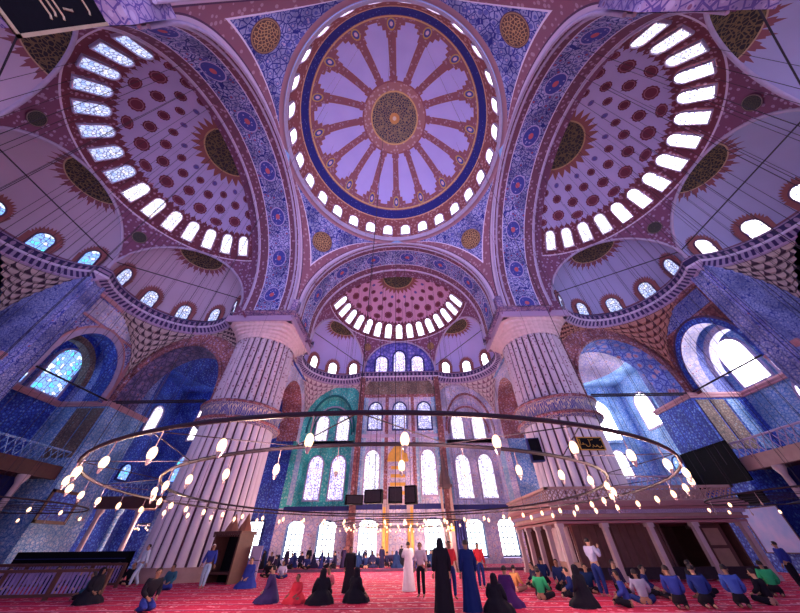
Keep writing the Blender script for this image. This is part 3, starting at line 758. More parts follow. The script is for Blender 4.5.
# ---- galleries in the corner bays and along the sides
def lattice(b, p0, p1, z0, z1, n, r=.03):
    p0, p1 = Vector((*p0, 0)), Vector((*p1, 0)); L = (p1-p0).length; st = L/n
    for i in range(n):
        a = p0+(p1-p0)*(i/n); c = p0+(p1-p0)*((i+1)/n)
        b.tube([(a.x, a.y, z0), (c.x, c.y, z1)], r, 4); b.tube([(a.x, a.y, z1), (c.x, c.y, z0)], r, 4)
for s in (-1, 1):
    side = 'left' if s < 0 else 'right'
    segs = [((s*16.5, 18.6), (s*26.8, 18.6)), ((s*27.3, 13.9), (s*27.3, 7.)), ((s*27.3, 5.4), (s*27.3, -14.0))]
    g = tag(empty('gallery'), 'raised gallery with pierced parapet and slim columns along the %s aisle wall' % side, 'gallery', None)
    b = MB(); b.box((s*22.2, 21.5, 4.9), (10.6, 5.8, .5)); b.box((s*29.5, 0, 6.2), (4.4, 28, .6)); b.build('gallery_floor', wood, g)
    b = MB()
    for (p0, p1) in segs:
        L = sqrt((p0[0]-p1[0])**2+(p0[1]-p1[1])**2); c = ((p0[0]+p1[0])/2, (p0[1]+p1[1])/2); zz = 4.5 if p0[1] > 18 else 6.0
        b.box((*c, zz+.25), (L, .4, .9), atan2(p1[1]-p0[1], p1[0]-p0[0]))
    b.build('fascia', wood if s < 0 else stone, g)
    b = MB()
    for (p0, p1) in segs:
        zz = 5.2 if p0[1] > 18 else 6.7
        L = sqrt((p0[0]-p1[0])**2+(p0[1]-p1[1])**2); lattice(b, p0, p1, zz, zz+1.0, int(L/.5), .035)
        b.tube([(*p0, zz+1.05), (*p1, zz+1.05)], .08, 6)
    b.build('parapet', sky_tile if s < 0 else pale_trim, g)
    for k in range(6):
        b = MB(); x, y = s*(17.6+k*1.75), 18.7; b.lathe([(.2, 0), (.3, .05), (.3, .3), (.2, .4), (.17, 3.7), (.3, 4.1), (.3, 4.3)], 14, (x, y, 0)); b.build('column', marble if k % 2 else sky_tile, g, True)
    for k in range(7):
        b = MB(); x, y = s*27.3, 11.8-k*3.4; b.lathe([(.25, 0), (.32, .05), (.32, .3), (.2, .4), (.18, 5.2), (.34, 5.6), (.34, 5.8)], 14, (x, y, 0)); b.build('column', marble, g, True)
    b = MB(); b.quad([(s*29.6, -14, 0), (s*29.6, 14, 0), (s*29.6, 14, 6), (s*29.6, -14, 6)]); struct(b.build('wall_%s' % side, navy_m))
    # end wall under the corner gallery
    for y in (13.0, 13.4):
        b = MB(); b.tube([(s*17.9, y+.9, 12.1), (s*26.9, y+.9, 12.1)], .07, 6)
        tag(b.build('tie_rod', iron), 'dark tie rod, one of the close pair across the %s passage arch' % side, 'tie rod', 'tie rods of the %s passage arch' % side)
    b = MB(); b.tube([(s*27.3, 7.3, 12.2), (s*27.3, 13.9, 12.2)], .07, 6)
    tag(b.build('tie_rod', iron), 'single dark tie rod before the arched window recess of the %s wall' % side, 'tie rod')

# ================================================================== GREAT PIERS
def _shaft(up):
    def f():
        u, v = uv(); o = objc()
        base = mix(noise(o, .9, 5), (.68, .60, .72), (.84, .76, .86)) if not up else mix(noise(o, .8, 4), (.50, .40, .52), (.7, .6, .72))
        if up:
            d, r = vor(o, 3.4); g = absx(fract(u*28.)-.5)
            base = mix((g < .3)*(d < .3), base, (.26, .12, .2))
        g = absx(fract(u*28.)-.5)
        return mix(g > .40, base, (.13, .06, .11))  # creases between reeds darkened in the colour, as painted shade
    return f
shaft_lo = mat('reeded_marble', _shaft(False), .5); shaft_up = mat('reeded_painted_stone', _shaft(True), .6)
def _band():
    u, v = uv(); e, _ = vor(vec(u*150., v*7.), 1.3, 'DISTANCE_TO_EDGE', '2D')
    return mix(e < .12, (.05, .05, .30), (.6, .5, .4))
band_m = mat('inscribed_band', _band, .5)
def reed(r, z, t):
    q = abs(sin(14*t)); return r - .34*(1-q**.5)
def make_pier(x, y, label, low=True):
    p = empty('great_pier', (x, y, 0)); 
    if label: tag(p, label, 'pier', 'fluted great piers')
    else: struct(p)
    N = 28*8
    b = MB(); b.lathe([(3.3, 0), (3.3, .35), (3.2, .4), (3.2, .7)], 64); b.build('plinth', stone, p, True)
    b = MB(); b.lathe([(3.2-.14*j, .7+9.3*j) for j in [k/4 for k in range(5)]], N, mod=reed); b.build('lower_shaft', shaft_lo, p)
    b = MB(); b.lathe([(3.1, 9.6), (3.45, 9.75), (3.58, 9.9), (3.48, 10.05), (3.35, 10.1), (3.35, 11.0), (3.5, 11.1), (3.58, 11.25), (3.5, 11.4), (3.0, 11.5)], 64); b.build('band', band_m, p, True)
    b = MB()
    for z in (9.9, 11.25): b.tube([(3.5*cos(2*pi*i/64), 3.5*sin(2*pi*i/64), z) for i in range(64)], .13, 6, True)
    b.build('band_moulding', rust_tile, p, True)
    b = MB(); b.lathe([(3.02-.04*j, 11.4+6.7*j) for j in [k/4 for k in range(5)]], N, mod=reed); b.build('upper_shaft', shaft_up, p)
    if y < 0: return p
    # capital spreads from round shaft to the square under the arches
    OX_ = -.55 if x > 0 else .55
    b = MB()
    def cap(i, j):
        t = 2*pi*i; sq = min(3.3/max(abs(cos(t)), abs(sin(t))), 4.2); k = int(j*5)/5.; r = 3.0+(sq-3.0)*k**1.6 + .06*abs(sin(20*t))
        return (r*cos(t)+OX_*j, r*sin(t)-.8*j, 18.0+1.2*j), (i*20, j*5)
    b.grid(cap, 120, 20); b.build('capital', mat('pier_capital', plain((.66, .5, .56), .2, 2)), p)
    b = MB()
    prof = [(3.3, 19.2), (3.45, 19.25), (3.45, 19.95), (3.0, 19.97), (1, 19.97)]
    def sqr_(i, j):
        t = 2*pi*i; r, z = prof[int(round(j*4))]; q = 1/max(abs(cos(t)), abs(sin(t))); return (r*q*cos(t), r*q*sin(t), z), (i*30, z)
    b.grid(sqr_, 96, 4); b.build('abacus', cornice_m, p)
    for c in kids(p):
        if c.name.startswith('abacus') : c.location = (-.55 if x > 0 else .55, -.8, 0)
    return p
make_pier(-14.7, 15.3, 'pale fluted giant stone pier at left, lit white, dark wooden booth at its foot')
make_pier(14.7, 15.3, 'brownish fluted giant stone pier at right rising behind the columned tribune')
make_pier(-14.6, -14.9, None); make_pier(14.6, -14.9, None)
pend_plain = mat('pier_block_tile', lambda: floral((.4, .3, .5), (.12, .08, .3), (.5, .4, .6), (.3, .12, .2), 2.2))
# masonry above each pier behind the arches
for sx in (-1, 1):
    b = MB(); b.quad([(sx*15.6, 10.15, 19.9), (sx*15.6, 15.6, 19.9), (sx*15.6, 15.6, 32), (sx*15.6, 10.15, 32)])
    struct(b.build('wall_pier', pale_tile))
    b = MB(); b.box((sx*13.0, 13.0, 20.62), (5.4, 5.4, 1.5)); struct(b.build('wall_pier', pend_plain))
    b = MB(); b.box((sx*13.0, -13.0, 19.6), (5.4, 5.4, 3.6)); struct(b.build('wall_pier', pend_plain))

# ================================================================== THINGS OF THE MOSQUE
def box_part(name, c, d, m, parent, rz=0):
    b = MB(); b.box(c, d, rz); return b.build(name, m, parent)
# ---- ring chandeliers
def make_lamp(r=.052):
    """small glass oil-lamp bowl on a wire: origin at the ring"""
    a = MB(); a.tube([(0, 0, 0), (0, 0, -.22), (.0, 0, -.30), (0, 0, -.39), (0, 0, -.45)], [.008, .008, .01, .035, .012], 6)
    g = MB(); g.ball((0, 0, -.31), r, 8, 6, 1.6)
    return a.mesh('lamp_bowl', lampglass, True), g.mesh('lamp_flame', flame, True)
LAMP = make_lamp()
def chandelier(label, c, rings, cables, ctop, spokes=True, lamps_r=None, group=None, skip=None):
    root = tag(empty('ring_chandelier', c), label, 'chandelier', group)
    for R_, n in rings:
        b = MB(); b.tube([(R_*cos(2*pi*i/96), R_*sin(2*pi*i/96), 0) for i in range(96)], .032, 6, True); b.build('ring', iron, root, True)
        for k in range(n):
            a = 2*pi*(k+.5)/n
            l = bpy.data.objects.new('lamp', LAMP[0]); COL.objects.link(l); l.parent = root; l.location = (R_*cos(a), R_*sin(a), 0)
            if skip and skip(k, R_): continue
            f = bpy.data.objects.new('flame', LAMP[1]); COL.objects.link(f); f.parent = l
    if lamps_r:
        for k in range(lamps_r[1]):
            a = 2*pi*k/lamps_r[1]; L = bpy.data.lights.new('lamp_light', 'POINT'); L.energy = lamps_r[2]; L.color = (1, .62, .5); L.shadow_soft_size = .08
            lo = bpy.data.objects.new('lamp_light', L); COL.objects.link(lo); lo.parent = root; lo.location = (lamps_r[0]*cos(a), lamps_r[0]*sin(a), -.31)
    b = MB(); R0, R1 = rings[0][0], rings[-1][0] if len(rings) > 1 else rings[0][0]*.35
    ns = 16
    for k in range(ns):
        a = 2*pi*k/ns; a2 = 2*pi*(k+.5)/ns
        b.tube([(R0*cos(a), R0*sin(a), 0), (R1*cos(a2), R1*sin(a2), .02)], .009, 5); b.tube([(R0*cos(a), R0*sin(a), 0), (R1*cos(a2-2*pi/ns), R1*sin(a2-2*pi/ns), .02)], .009, 5)
    b.build('bracing', iron, root)
    for k in range(cables):
        a = 2*pi*(k+.5)/cables
        b = MB(); rr = R0*1.0; z = ctop(c[0]+rr*cos(a), c[1]+rr*sin(a))-c[2]
        b.tube([(rr*cos(a), rr*sin(a), 0), (rr*cos(a), rr*sin(a), z)], .007, 4); b.build('suspension_cable', iron, root)
    return root
chandelier('huge double iron ring chandelier with glowing lamps spanning the middle of the hall', (0, 0, 2.85), [(7.8, 44), (6.4, 40)], 14, lambda x, y: DZ+sqrt(max(0, DR**2-x*x-y*y))-.1, lamps_r=(7.1, 14, 160))
def semitop(c0, R, axis):
    def f(x, y):
        a, b_ = (abs(x), y) if axis == 'x' else (y, x)
        q = R*R-(a-c0)**2-b_*b_; return ZS+sqrt(max(.5, q))-.15
    return f
chandelier('iron ring chandelier low over the left aisle, in front of the gallery', (-18.6, 2.5, 3.1), [(4.6, 22)], 10, semitop(17., 11.3, 'x'), skip=lambda k, r: k % 3)
chandelier('iron ring chandelier low over the right aisle, above the tribune end', (18.6, 2.5, 3.1), [(4.6, 22)], 10, semitop(17., 11.3, 'x'), skip=lambda k, r: k % 2)
chandelier('farthest ring chandelier, hanging before the qibla wall', (0, 18.2, 3.0), [(6.2, 44), (4.4, 30), (2.6, 18)], 12, semitop(17.5, 10.8, 'y'), lamps_r=(3.6, 8, 420))
chandelier('small ring chandelier in the left corner bay beyond the pale pier', (-21.5, 22.3, 3.3), [(3.0, 16)], 4, lambda x, y: 20.5, lamps_r=(3.0, 4, 350))  # point lights added here to brighten the passage behind the pier
chandelier('small ring chandelier in the right corner bay beyond the brownish pier', (21.5, 22.3, 3.3), [(3.0, 16)], 4, lambda x, y: 20.5, lamps_r=(3.0, 4, 350))
# wires strung under the side semi-domes
for s in (-1, 1):
    for i in range(13):
        for j in range(3):
            x = s*(13.5+j*4.2+i*.15); y = -8+i*1.35
            q = 11.3**2-max(0, abs(x)-17)**2-y*y
            if q > 6:
                b = MB(); b.tube([(x, y, 4.2), (x, y, ZS+sqrt(q)-.03 if abs(x) > 17 else ZS+sqrt(max(1, (10.15 if abs(x) < 15.6 else 11.3)**2-y*y))-.03)], .012, 4)
                tag(b.build('hanging_wire', iron), 'thin vertical lamp wire hanging from the %s semi-dome' % ('left' if s < 0 else 'right'), 'wire', 'wires under the %s semi-dome' % ('left' if s < 0 else 'right'))
for i in range(9):
    for j in range(2):
        b = MB()
        x = -7.5+i*1.9+j*.5; y = 18+j*4
        q = 10.8**2-(y-17.5)**2-x*x; b.tube([(x, y, 4), (x, y, ZS+sqrt(max(1, q))-.03)], .012, 4)
        tag(b.build('hanging_wire', iron), 'thin vertical lamp wire hanging from the far semi-dome', 'wire', 'wires under the far semi-dome')
# loudspeakers over the middle
for k, (x, y, z, w, h, rz) in enumerate(((-3.0, 12.0, 4.05, 1.2, .55, .3), (-1.65, 12.2, 4.25, 1.25, .8, -.2), (-.15, 12.0, 4.3, .95, .95, .1), (.95, 12.4, 4.35, .8, 1.1, -.3))):
    r = tag(empty('loudspeaker', (x, y, z), rz), ('flat black loudspeaker at the left end of the hanging cluster', 'black loudspeaker with rounded hood, second from left in the hanging cluster', 'square black loudspeaker, third from left in the hanging cluster', 'tall black loudspeaker at the right end of the hanging cluster')[k], 'loudspeaker', 'hanging loudspeaker cluster')
    b = MB(); b.quad([(-w/2, -.25, -h/2), (w/2, -.25, -h/2), (w/2, -.25, h/2), (-w/2, -.25, h/2)]); b.box((0, 0, 0), (w, .5, h)); b.build('cabinet', black, r)
    b = MB(); b.box((0, -.27, 0), (w*.85, .03, h*.8)); b.build('grille', iron, r)
    b = MB(); b.tube([(0, 0, h/2), (0, 0, 31.2-z)], .02, 5); b.build('hanger', iron, r)

# ---- muezzin tribune at the right
tr = tag(empty('muezzin_tribune', (15.5, 14.6, 0)), 'raised marble tribune on square columns round the foot of the right pier', 'tribune')
TX, TY = 15.5, 14.6
def tb(name, c, d, m): return box_part(name, (c[0]-TX, c[1]-TY, c[2]), d, m, tr)
tb('platform', (15.5, 14.6, 3.0), (11.4, 8.4, .5), stone)
b = MB()
for z, e in ((2.62, .0), (2.8, .1), (3.28, .25), (3.42, .38), (3.56, .3)):
    b.box((0, 0, z), (11.5+2*e, 8.5+2*e, .13))
b.build('entablature', mat('reddish_stone', plain((.36, .17, .19), .2, 3)), tr)
b = MB()
for i in range(90): b.box((-5.85+i*.13, -4.42, 3.12), (.06, .12, .2)); 
for i in range(64): b.box((-5.92, -4.2+i*.13, 3.12), (.12, .06, .2))
b.build('dentil_frieze', pale_trim, tr)
b = MB()
for (p0, p1) in (((-5.9, -4.4), (5.9, -4.4)), ((-5.9, -4.4), (-5.9, 4.4)), ((5.9, -4.4), (5.9, 4.4))):
    L = sqrt((p0[0]-p1[0])**2+(p0[1]-p1[1])**2); n = int(L/.3)
    lattice(b, p0, p1, 3.68, 3.98, n, .03); lattice(b, p0, p1, 3.98, 4.28, n, .03)
    c = ((p0[0]+p1[0])/2, (p0[1]+p1[1])/2); a = atan2(p1[1]-p0[1], p1[0]-p0[0])
    b.box((*c, 4.36), (L+.2, .2, .14), a); b.box((*c, 3.65), (L+.2, .2, .08), a)
b.build('pierced_parapet', stone, tr)
cols = [(9.9, 10.5), (12.6, 10.5), (15.3, 10.5), (18.0, 10.5), (20.9, 10.5), (9.9, 12.4), (9.9, 14.3), (9.9, 16.3), (9.9, 18.5), (20.9, 14.5), (20.9, 18.5), (15.3, 18.6)]
for k, (x, y) in enumerate(cols):
    b = MB(); b.box((x-TX, y-TY, .12), (.42, .42, .24)); b.box((x-TX, y-TY, 1.35), (.27, .27, 2.3)); b.box((x-TX, y-TY, 2.47), (.4, .4, .2)); b.build('column', marble, tr)
for k, (x, y, w, dx) in enumerate(((11.2, 13.2, 1.6, 1), (12.4, 14.0, 1.0, 1), (17.2, 13.6, 1.0, 1))):
    pass
b = MB(); b.box((2.6, 1.5, 1.3), (5.4, .1, 2.6)); b.box((-1.5, 3.4, 1.3), (7.8, .1, 2.6)); b.box((5.25, .3, 1.3), (.1, 7.4, 2.6)); b.build('back_panelling', wood, tr)
b = MB(); b.box((-1.6, -2.75, 1.3), (5.6, .12, 2.6))
for i in range(12): b.box((-4.3+i*.5, -2.85, 1.3), (.12, .12, 2.6))
b.build('ribbed_boarding', mat('russet_boards', plain((.17, .08, .08), .3, 3)), tr)
b = MB(); b.box((0, -4.1, .55), (10.6, .1, .08)); b.box((0, -4.1, .3), (10.6, .06, .42)); b.build('low_rail', iron, tr)
d = box_part('panel_door', (3.95, -3.3, 1.35), (1.5, .09, 2.4), wood, tr)
b = MB()
for z, h in ((1.9, .8), (.95, .8)): b.box((3.95, -3.37, z), (.95, .05, h))
b.build('door_panel', mat('tan_panel', plain((.36, .22, .17), .2, 3)), d)
# ---- signs and panels on piers
def _script(fg, bgc, sc):
    def f():
        u, v = uv(); n = noise(vec(u*sc, v*sc*.6), 3.2, 2); e, _ = vor(vec(u*sc, v*sc), 2.6, 'DISTANCE_TO_EDGE', '2D')
        return mix((absx(n-.5) < .045) + 0.*e, bgc, fg)
    return f
def board(name, label, cat, O, U, N, w, h, field, frame_m, fw_=.12, strokes=None, smat=None, d=.1):
    """framed board: bottom-left O, along U, facing N"""
    U, N = Vector(U), Vector(N); r = tag(empty(name, O), label, cat)
    Z = Vector((0, 0, 1))
    def bx(c0_, c1_, z0, z1, n0, n1, m, nm):
        b = MB(); P = lambda u, z, n: U*u+Z*z+N*n
        cs = [(c0_, z0), (c1_, z0), (c1_, z1), (c0_, z1)]
        b.quad([P(u, z, n1) for u, z in cs], [(u, z) for u, z in cs]); b.quad([P(u, z, n0) for u, z in cs])
        for i in range(4): (a, q), (c, e) = cs[i], cs[(i+1) % 4]; b.quad([P(a, q, n0), P(c, e, n0), P(c, e, n1), P(a, q, n1)])
        return b.build(nm, m, r)
    bx(0, w, 0, h, 0, d*.6, field, 'board_field')
    b = MB()
    P = lambda u, z, n: U*u+Z*z+N*n
    for (a, c, q, e) in ((0, w, 0, fw_), (0, w, h-fw_, h), (0, fw_, 0, h), (w-fw_, w, 0, h)):
        for n in (d,): b.quad([P(a, q, n), P(c, q, n), P(c, e, n), P(a, e, n)])
        for (x0, z0, x1, z1) in ((a, q, c, q), (c, q, c, e), (c, e, a, e), (a, e, a, q)): b.quad([P(x0, z0, 0), P(x1, z1, 0), P(x1, z1, d), P(x0, z0, d)])
    b.build('board_frame', frame_m, r)
    if strokes:
        for pts, rad in strokes:
            b = MB(); b.tube([P(x, z, d*.8) for x, z in pts], rad, 5); b.build('letter', smat, r)
    return r
def kufic(w, h, n, rad, seed):
    """flowing Arabic-like strokes: uprights, bowls, dots"""
    R = random.Random(seed); out = []; x = .08*w
    while x < .9*w:
        k = R.choice('abcdab'); s = h*.36; y = h*(.35+.1*R.random())
        if k == 'a': out.append(([(x, y), (x+rad, y+s*1.1), (x-rad, y+s*1.3)], rad)); x += w*.05
        elif k == 'b': out.append(([(x+s*.5+s*.45*cos(t/8*pi+pi), y+s*.4*sin(t/8*pi+pi)) for t in range(9)], rad)); x += s*1.0
        elif k == 'c': out.append(([(x, y), (x+s*.3, y-s*.05), (x+s*.45, y+s*.25), (x+s*.25, y+s*.35), (x+s*.2, y+s*.1), (x+s*.8, y)], rad)); x += s*.85
        else: out.append(([(x, y+s*.9), (x+s*.7, y+s*1.05), (x+s*.72, y+s*.95)], rad)); out.append(([(x+.1*s, y-s*.5), (x+.22*s, y-s*.5)], rad*1.3)); x += s*.3
    out.append(([(.06*w, h*.2), (.94*w, h*.2)], rad*.5)) if False else None
    return out
gold_dim = mat('dull_gilt', plain((.42, .33, .22), .3, 4), .5)
board('banner_board', 'large plain black board high on the right wall pier', 'board', (26.7, 13.5, 5.15), (0, 1, 0), (-1, 0, 0), 4.9, 2.8, black, black, .1)
board('information_panel', 'tall pale blue and lilac display panel at foot of the right wall pier', 'display panel', (26.7, 13.2, 1.0), (0, 1, 0), (-1, 0, 0), 2.9, 2.6, mat('mottled_blue_print', lambda: mix(noise(objc(), 1.1, 3), (.08, .28, .75), (.62, .5, .85))), dark_trim, .06)
board('banner_board', 'small black board just above the pale blue display panel', 'board', (26.65, 13.4, 3.75), (0, 1, 0), (-1, 0, 0), 1.9, .75, black, black, .05, d=.2)
board('framed_picture', 'dark framed picture on the blue left wall pier', 'picture', (-26.7, 16.5, 3.1), (0, -1, 0), (1, 0, 0), 2.6, 2.1, deep_tile, wood, .2)
board('calligraphy_board', 'big black calligraphy board with pale script at top left corner', 'calligraphy board', (-11.3, -15.2, 13.7), (0, 1, 0), (1, 0, 0), 4.9, 5.6, black, gold_dim, .1, [([(3.45+q[1], .3+q[0]) for q in pts], rad) for pts, rad in kufic(5.0, 1.3, 9, .035, 3)] + [([(2.2+q[1], .3+q[0]) for q in pts], rad) for pts, rad in kufic(5.0, 1.2, 9, .035, 8)], gold_dim)
aa = atan2(-2.6, -1.6)
board('calligraphy_plaque', 'small gilt calligraphy plaque fixed on the right fluted pier', 'plaque', (13.9, 12.12, 7.0), Vector((1, .07, 0)), Vector((.07, -1, 0)), 2.0, .95, black, gold, .07, kufic(2.0, .95, 5, .022, 5), gold)
r = tag(empty('wall_loudspeaker', (11.35, 14.2, 7.55)), 'dark rectangular loudspeaker box on the left flank of the right pier', 'loudspeaker')
box_part('cabinet', (0, 0, 0), (1.0, .5, 1.75), navy_m, r, -.2); box_part('grille', (0, -.27, 0), (.86, .04, 1.6), black, r, -.2); box_part('bracket', (.45, .25, 0), (.5, .08, .08), iron, r)

# ---- wooden booth at the left pier
r = tag(empty('wooden_booth', (-10.35, 12.0, 0), -.35), 'dark wooden booth with two pointed canopies at foot of the left pier', 'booth')
box_part('side_panel', (-1.25, 0, 1.15), (.12, 1.2, 2.3), wood, r); box_part('side_panel', (.75, 0, 1.15), (.12, 1.2, 2.3), wood, r)
box_part('back_panel', (-.25, .55, 1.15), (2.0, .1, 2.3), black, r); box_part('seat', (-.25, .1, .45), (1.9, .9, .12), wood, r)
b = MB(); b.box((-.25, 0, 2.35), (2.3, 1.35, .14))
for i in range(12): b.box((-1.3+i*.19, -.68, 2.25), (.1, .04, .22))
b.build('cornice_board', wood, r)
for x in (-.55, .55):
    b = MB(); b.lathe([(.42, 2.42), (.36, 2.6), (.16, 3.0), (.02, 3.35)], 8, (x, -.1, 0)); b.build('canopy', mat('russet_wood', plain((.28, .11, .07), .3, 3)), r)
r = tag(empty('leaning_panel', (-9.0, 12.3, 0), -.2), 'lilac-grey upright panel standing beside the dark wooden booth', 'panel')
box_part('panel_board', (0, 0, .85), (.75, .06, 1.7), mat('lilac_grey_board', plain((.42, .36, .55), .2, 2)), r)
for z in (.5, 1.0): box_part('panel_rib', (0, -.04, z), (.75, .03, .04), dark_trim, r)
# ---- low slatted barriers on the left
def barrier(label, p0, p1, h=1.0):
    p0, p1 = Vector((*p0, 0)), Vector((*p1, 0)); L = (p1-p0).length; a = atan2(p1.y-p0.y, p1.x-p0.x)
    r = tag(empty('barrier', p0, a), label, 'barrier', 'low wooden barriers at left')
    n = max(2, int(L/1.6))
    for i in range(n+1): box_part('post', (L*i/n, 0, h/2), (.14, .14, h), wood, r)
    box_part('top_rail', (L/2, 0, h-.04), (L, .2, .1), wood, r); box_part('bottom_rail', (L/2, 0, .15), (L, .12, .1), wood, r)
    b = MB()
    for i in range(int(L/.16)): b.box((.08+i*.16, 0, h/2), (.07, .04, h-.2))
    b.build('slats', mat('violet_slats', plain((.25, .2, .5), .3, 3)), r)
barrier('low dark slatted barrier across the left aisle, nearest the camera', (-12.6, 5.6), (-20.5, 4.4), .95)
barrier('low dark slatted barrier behind the nearest one, before the left gallery', (-15.5, 10.2), (-25.5, 9.0), 1.0)
barrier('low dark barrier standing along the blue wall pier', (-18.3, 12.5), (-26.2, 12.2), .95)
# shoe shelf / cabinets row, dark, under the left gallery
r = tag(empty('shoe_cabinet', (-21.5, 13.05, 0)), 'long dark shelf cabinet under the left gallery', 'cabinet')
box_part('carcass', (0, .25, .75), (7.5, .5, 1.5), black, r)
b = MB()
for z in (.35, .75, 1.15): b.box((0, -.02, z), (7.3, .06, .04))
b.build('shelf_edges', navy_m, r)

# ---- mihrab and minbar
r = tag(empty('mihrab', (-.28, yw-.1, 0)), 'tall marble prayer niche with gilt borders in centre of the far wall', 'prayer niche')
b = MB()
b.grid(lambda i, j: ((.95*cos(pi*i), -.05+.7*sin(pi*i)*1.0, .2+3.7*j), (i, j)), 20, 4); b.grid(lambda i, j: ((.95*cos(pi*i)*(1-j), -.05+.7*sin(pi*i)*(1-j), 3.9+1.3*j**.7), (i, j)), 20, 10); b.build('niche', mat('mauve_marble', plain((.40, .30, .42), .2, 2)), r, True)
b = MB()
for s_ in (-1, 1): b.box((s_*1.35, -.08, 2.6), (.75, .3, 5.2))
b.box((0, -.08, 5.35), (3.4, .3, .5)); b.build('niche_frame', marble, r)
for s_ in (-1, 1):
    b = MB(); b.lathe([(.2, 0), (.24, .1), (.14, .25), (.13, 3.3), (.24, 3.6)], 12, (s_*1.15, -.4, .2)); b.build('colonnette', gold, r, True)
    b = MB(); b.box((s_*1.5, -.26, 2.6), (.28, .06, 4.6)); b.build('gilt_border', gold, r)
b = MB()
for k in range(4): b.box((0, -.1, 6.2+k*.85), (1.9-.1*k, .12, .34))
b.build('inscription_rows', gold, r)
b = MB(); b.quad([(-1.25, -.2, 9.6), (1.25, -.2, 9.6), (1.15, -.2, 10.2), (.6, -.2, 10.9), (0, -.2, 11.4), (-.6, -.2, 10.9), (-1.15, -.2, 10.2)]); b.box((0, -.12, 9.5), (2.6, .16, .2)); b.build('gilt_pediment', gold, r)
r = tag(empty('minbar', (4.9, 24.4, 0)), 'narrow pulpit tower with pointed cap right of the prayer niche', 'pulpit')
for dx in (-.5, .5):
    for dy in (-.5, .5): box_part('post', (dx, dy, 3.2), (.14, .14, 6.4), stone, r)
box_part('tower_base', (0, 0, 1.5), (1.2, 1.2, 3.0), marble, r); box_part('landing', (0, 0, 3.05), (1.3, 1.3, .15), stone, r)
b = MB(); b.box((0, 0, 6.45), (1.35, 1.35, .25)); b.lathe([(.62, 6.5), (.58, 7.2), (.35, 8.0), (.12, 9.4), (.05, 9.8), (.1, 9.95), (.01, 10.2)], 8); b.build('pointed_cap', mat('dark_cap', plain((.12, .07, .08), .3, 3)), r)
b = MB()
b.quad([(-.5, -.6, 3.0), (-.5, -.6, 0), (-.5, -5.2, 0), (-.5, -5.2, .3)]); b.quad([(.5, -.6, 3.0), (.5, -.6, 0), (.5, -5.2, 0), (.5, -5.2, .3)])
for k in range(14): b.box((0, -5.1+k*.33, .1+k*.1), (1.0, .33, .2+k*.2))
b.build('stair', marble, r)
b = MB()
for s_ in (-.52, .52): b.tube([(s_, -5.2, 1.2), (s_, -.6, 4.0)], .06, 6); lattice(b, (s_, -5.2), (s_, -5.1), .3, 1.2, 1, .05)
b.build('handrail', brass, r)
box_part('gate_lintel', (0, -5.2, 2.7), (1.2, .2, .35), gold, r)
for s_ in (-.55, .55): box_part('gate_post', (s_, -5.2, 1.35), (.16, .2, 2.7), stone, r)
r = tag(empty('curtain', (5.2, 19.0, 0)), 'dark blue hanging cloth beside the pulpit stair', 'curtain')
b = MB(); b.grid(lambda i, j: ((-.45+.9*i, .08*sin(i*26), 3.2*j+.05), (i, j)), 40, 2); b.build('cloth', navy_m, r, True)
box_part('curtain_rail', (0, 0, 3.27), (1.1, .06, .06), gold, r)
for x in (-.48, .48): box_part('stand', (x, 0, 1.63), (.05, .05, 3.26), iron, r)
for k, (x, z0, w, h) in enumerate(((-5.9, 2.1, .9, 1.0),)):
    board('framed_sign', 'small gilt framed sign between the left ground windows', 'sign', (x+.1, YF-.05, 2.0), (1, 0, 0), (0, -1, 0), 1.0, 1.2, gold_dim, wood, .08)

# ================================================================== PEOPLE
dg = None
def skin_mesh(name, V, E_, Rd, lvl=1):
    me = bpy.data.meshes.new(name); me.from_pydata(V, E_, []); o = bpy.data.objects.new('tmp', me); COL.objects.link(o)
    sk = o.modifiers.new('s', 'SKIN'); sk.use_smooth_shade = True
    if not me.skin_vertices: me.attributes.new('skin_vertex', 'FLOAT', 'POINT') if False else None
    layer = me.skin_vertices[0] if me.skin_vertices else None
    if layer is None:
        bm = bmesh.new(); bm.from_mesh(me); bm.verts.layers.skin.verify(); bm.to_mesh(me); bm.free(); layer = me.skin_vertices[0]
    for i, r in enumerate(Rd): layer.data[i].radius = r if isinstance(r, tuple) else (r, r); layer.data[i].use_root = (i == 0)
    ss = o.modifiers.new('u', 'SUBSURF'); ss.levels = lvl; ss.render_levels = lvl
    bpy.context.view_layer.update(); ev = o.evaluated_get(bpy.context.evaluated_depsgraph_get()); r = bpy.data.meshes.new_from_object(ev); r.name = name
    bpy.data.objects.remove(o); r.polygons.foreach_set('use_smooth', [True]*len(r.polygons)); return r
def join_mb(me, mb):
    bm = bmesh.new(); bm.from_mesh(me); vs = [bm.verts.new(v) for v in mb.v]
    for f in mb.f:
        try: bm.faces.new([vs[i] for i in f]).smooth = True
        except ValueError: pass
    bm.to_mesh(me); bm.free(); return me
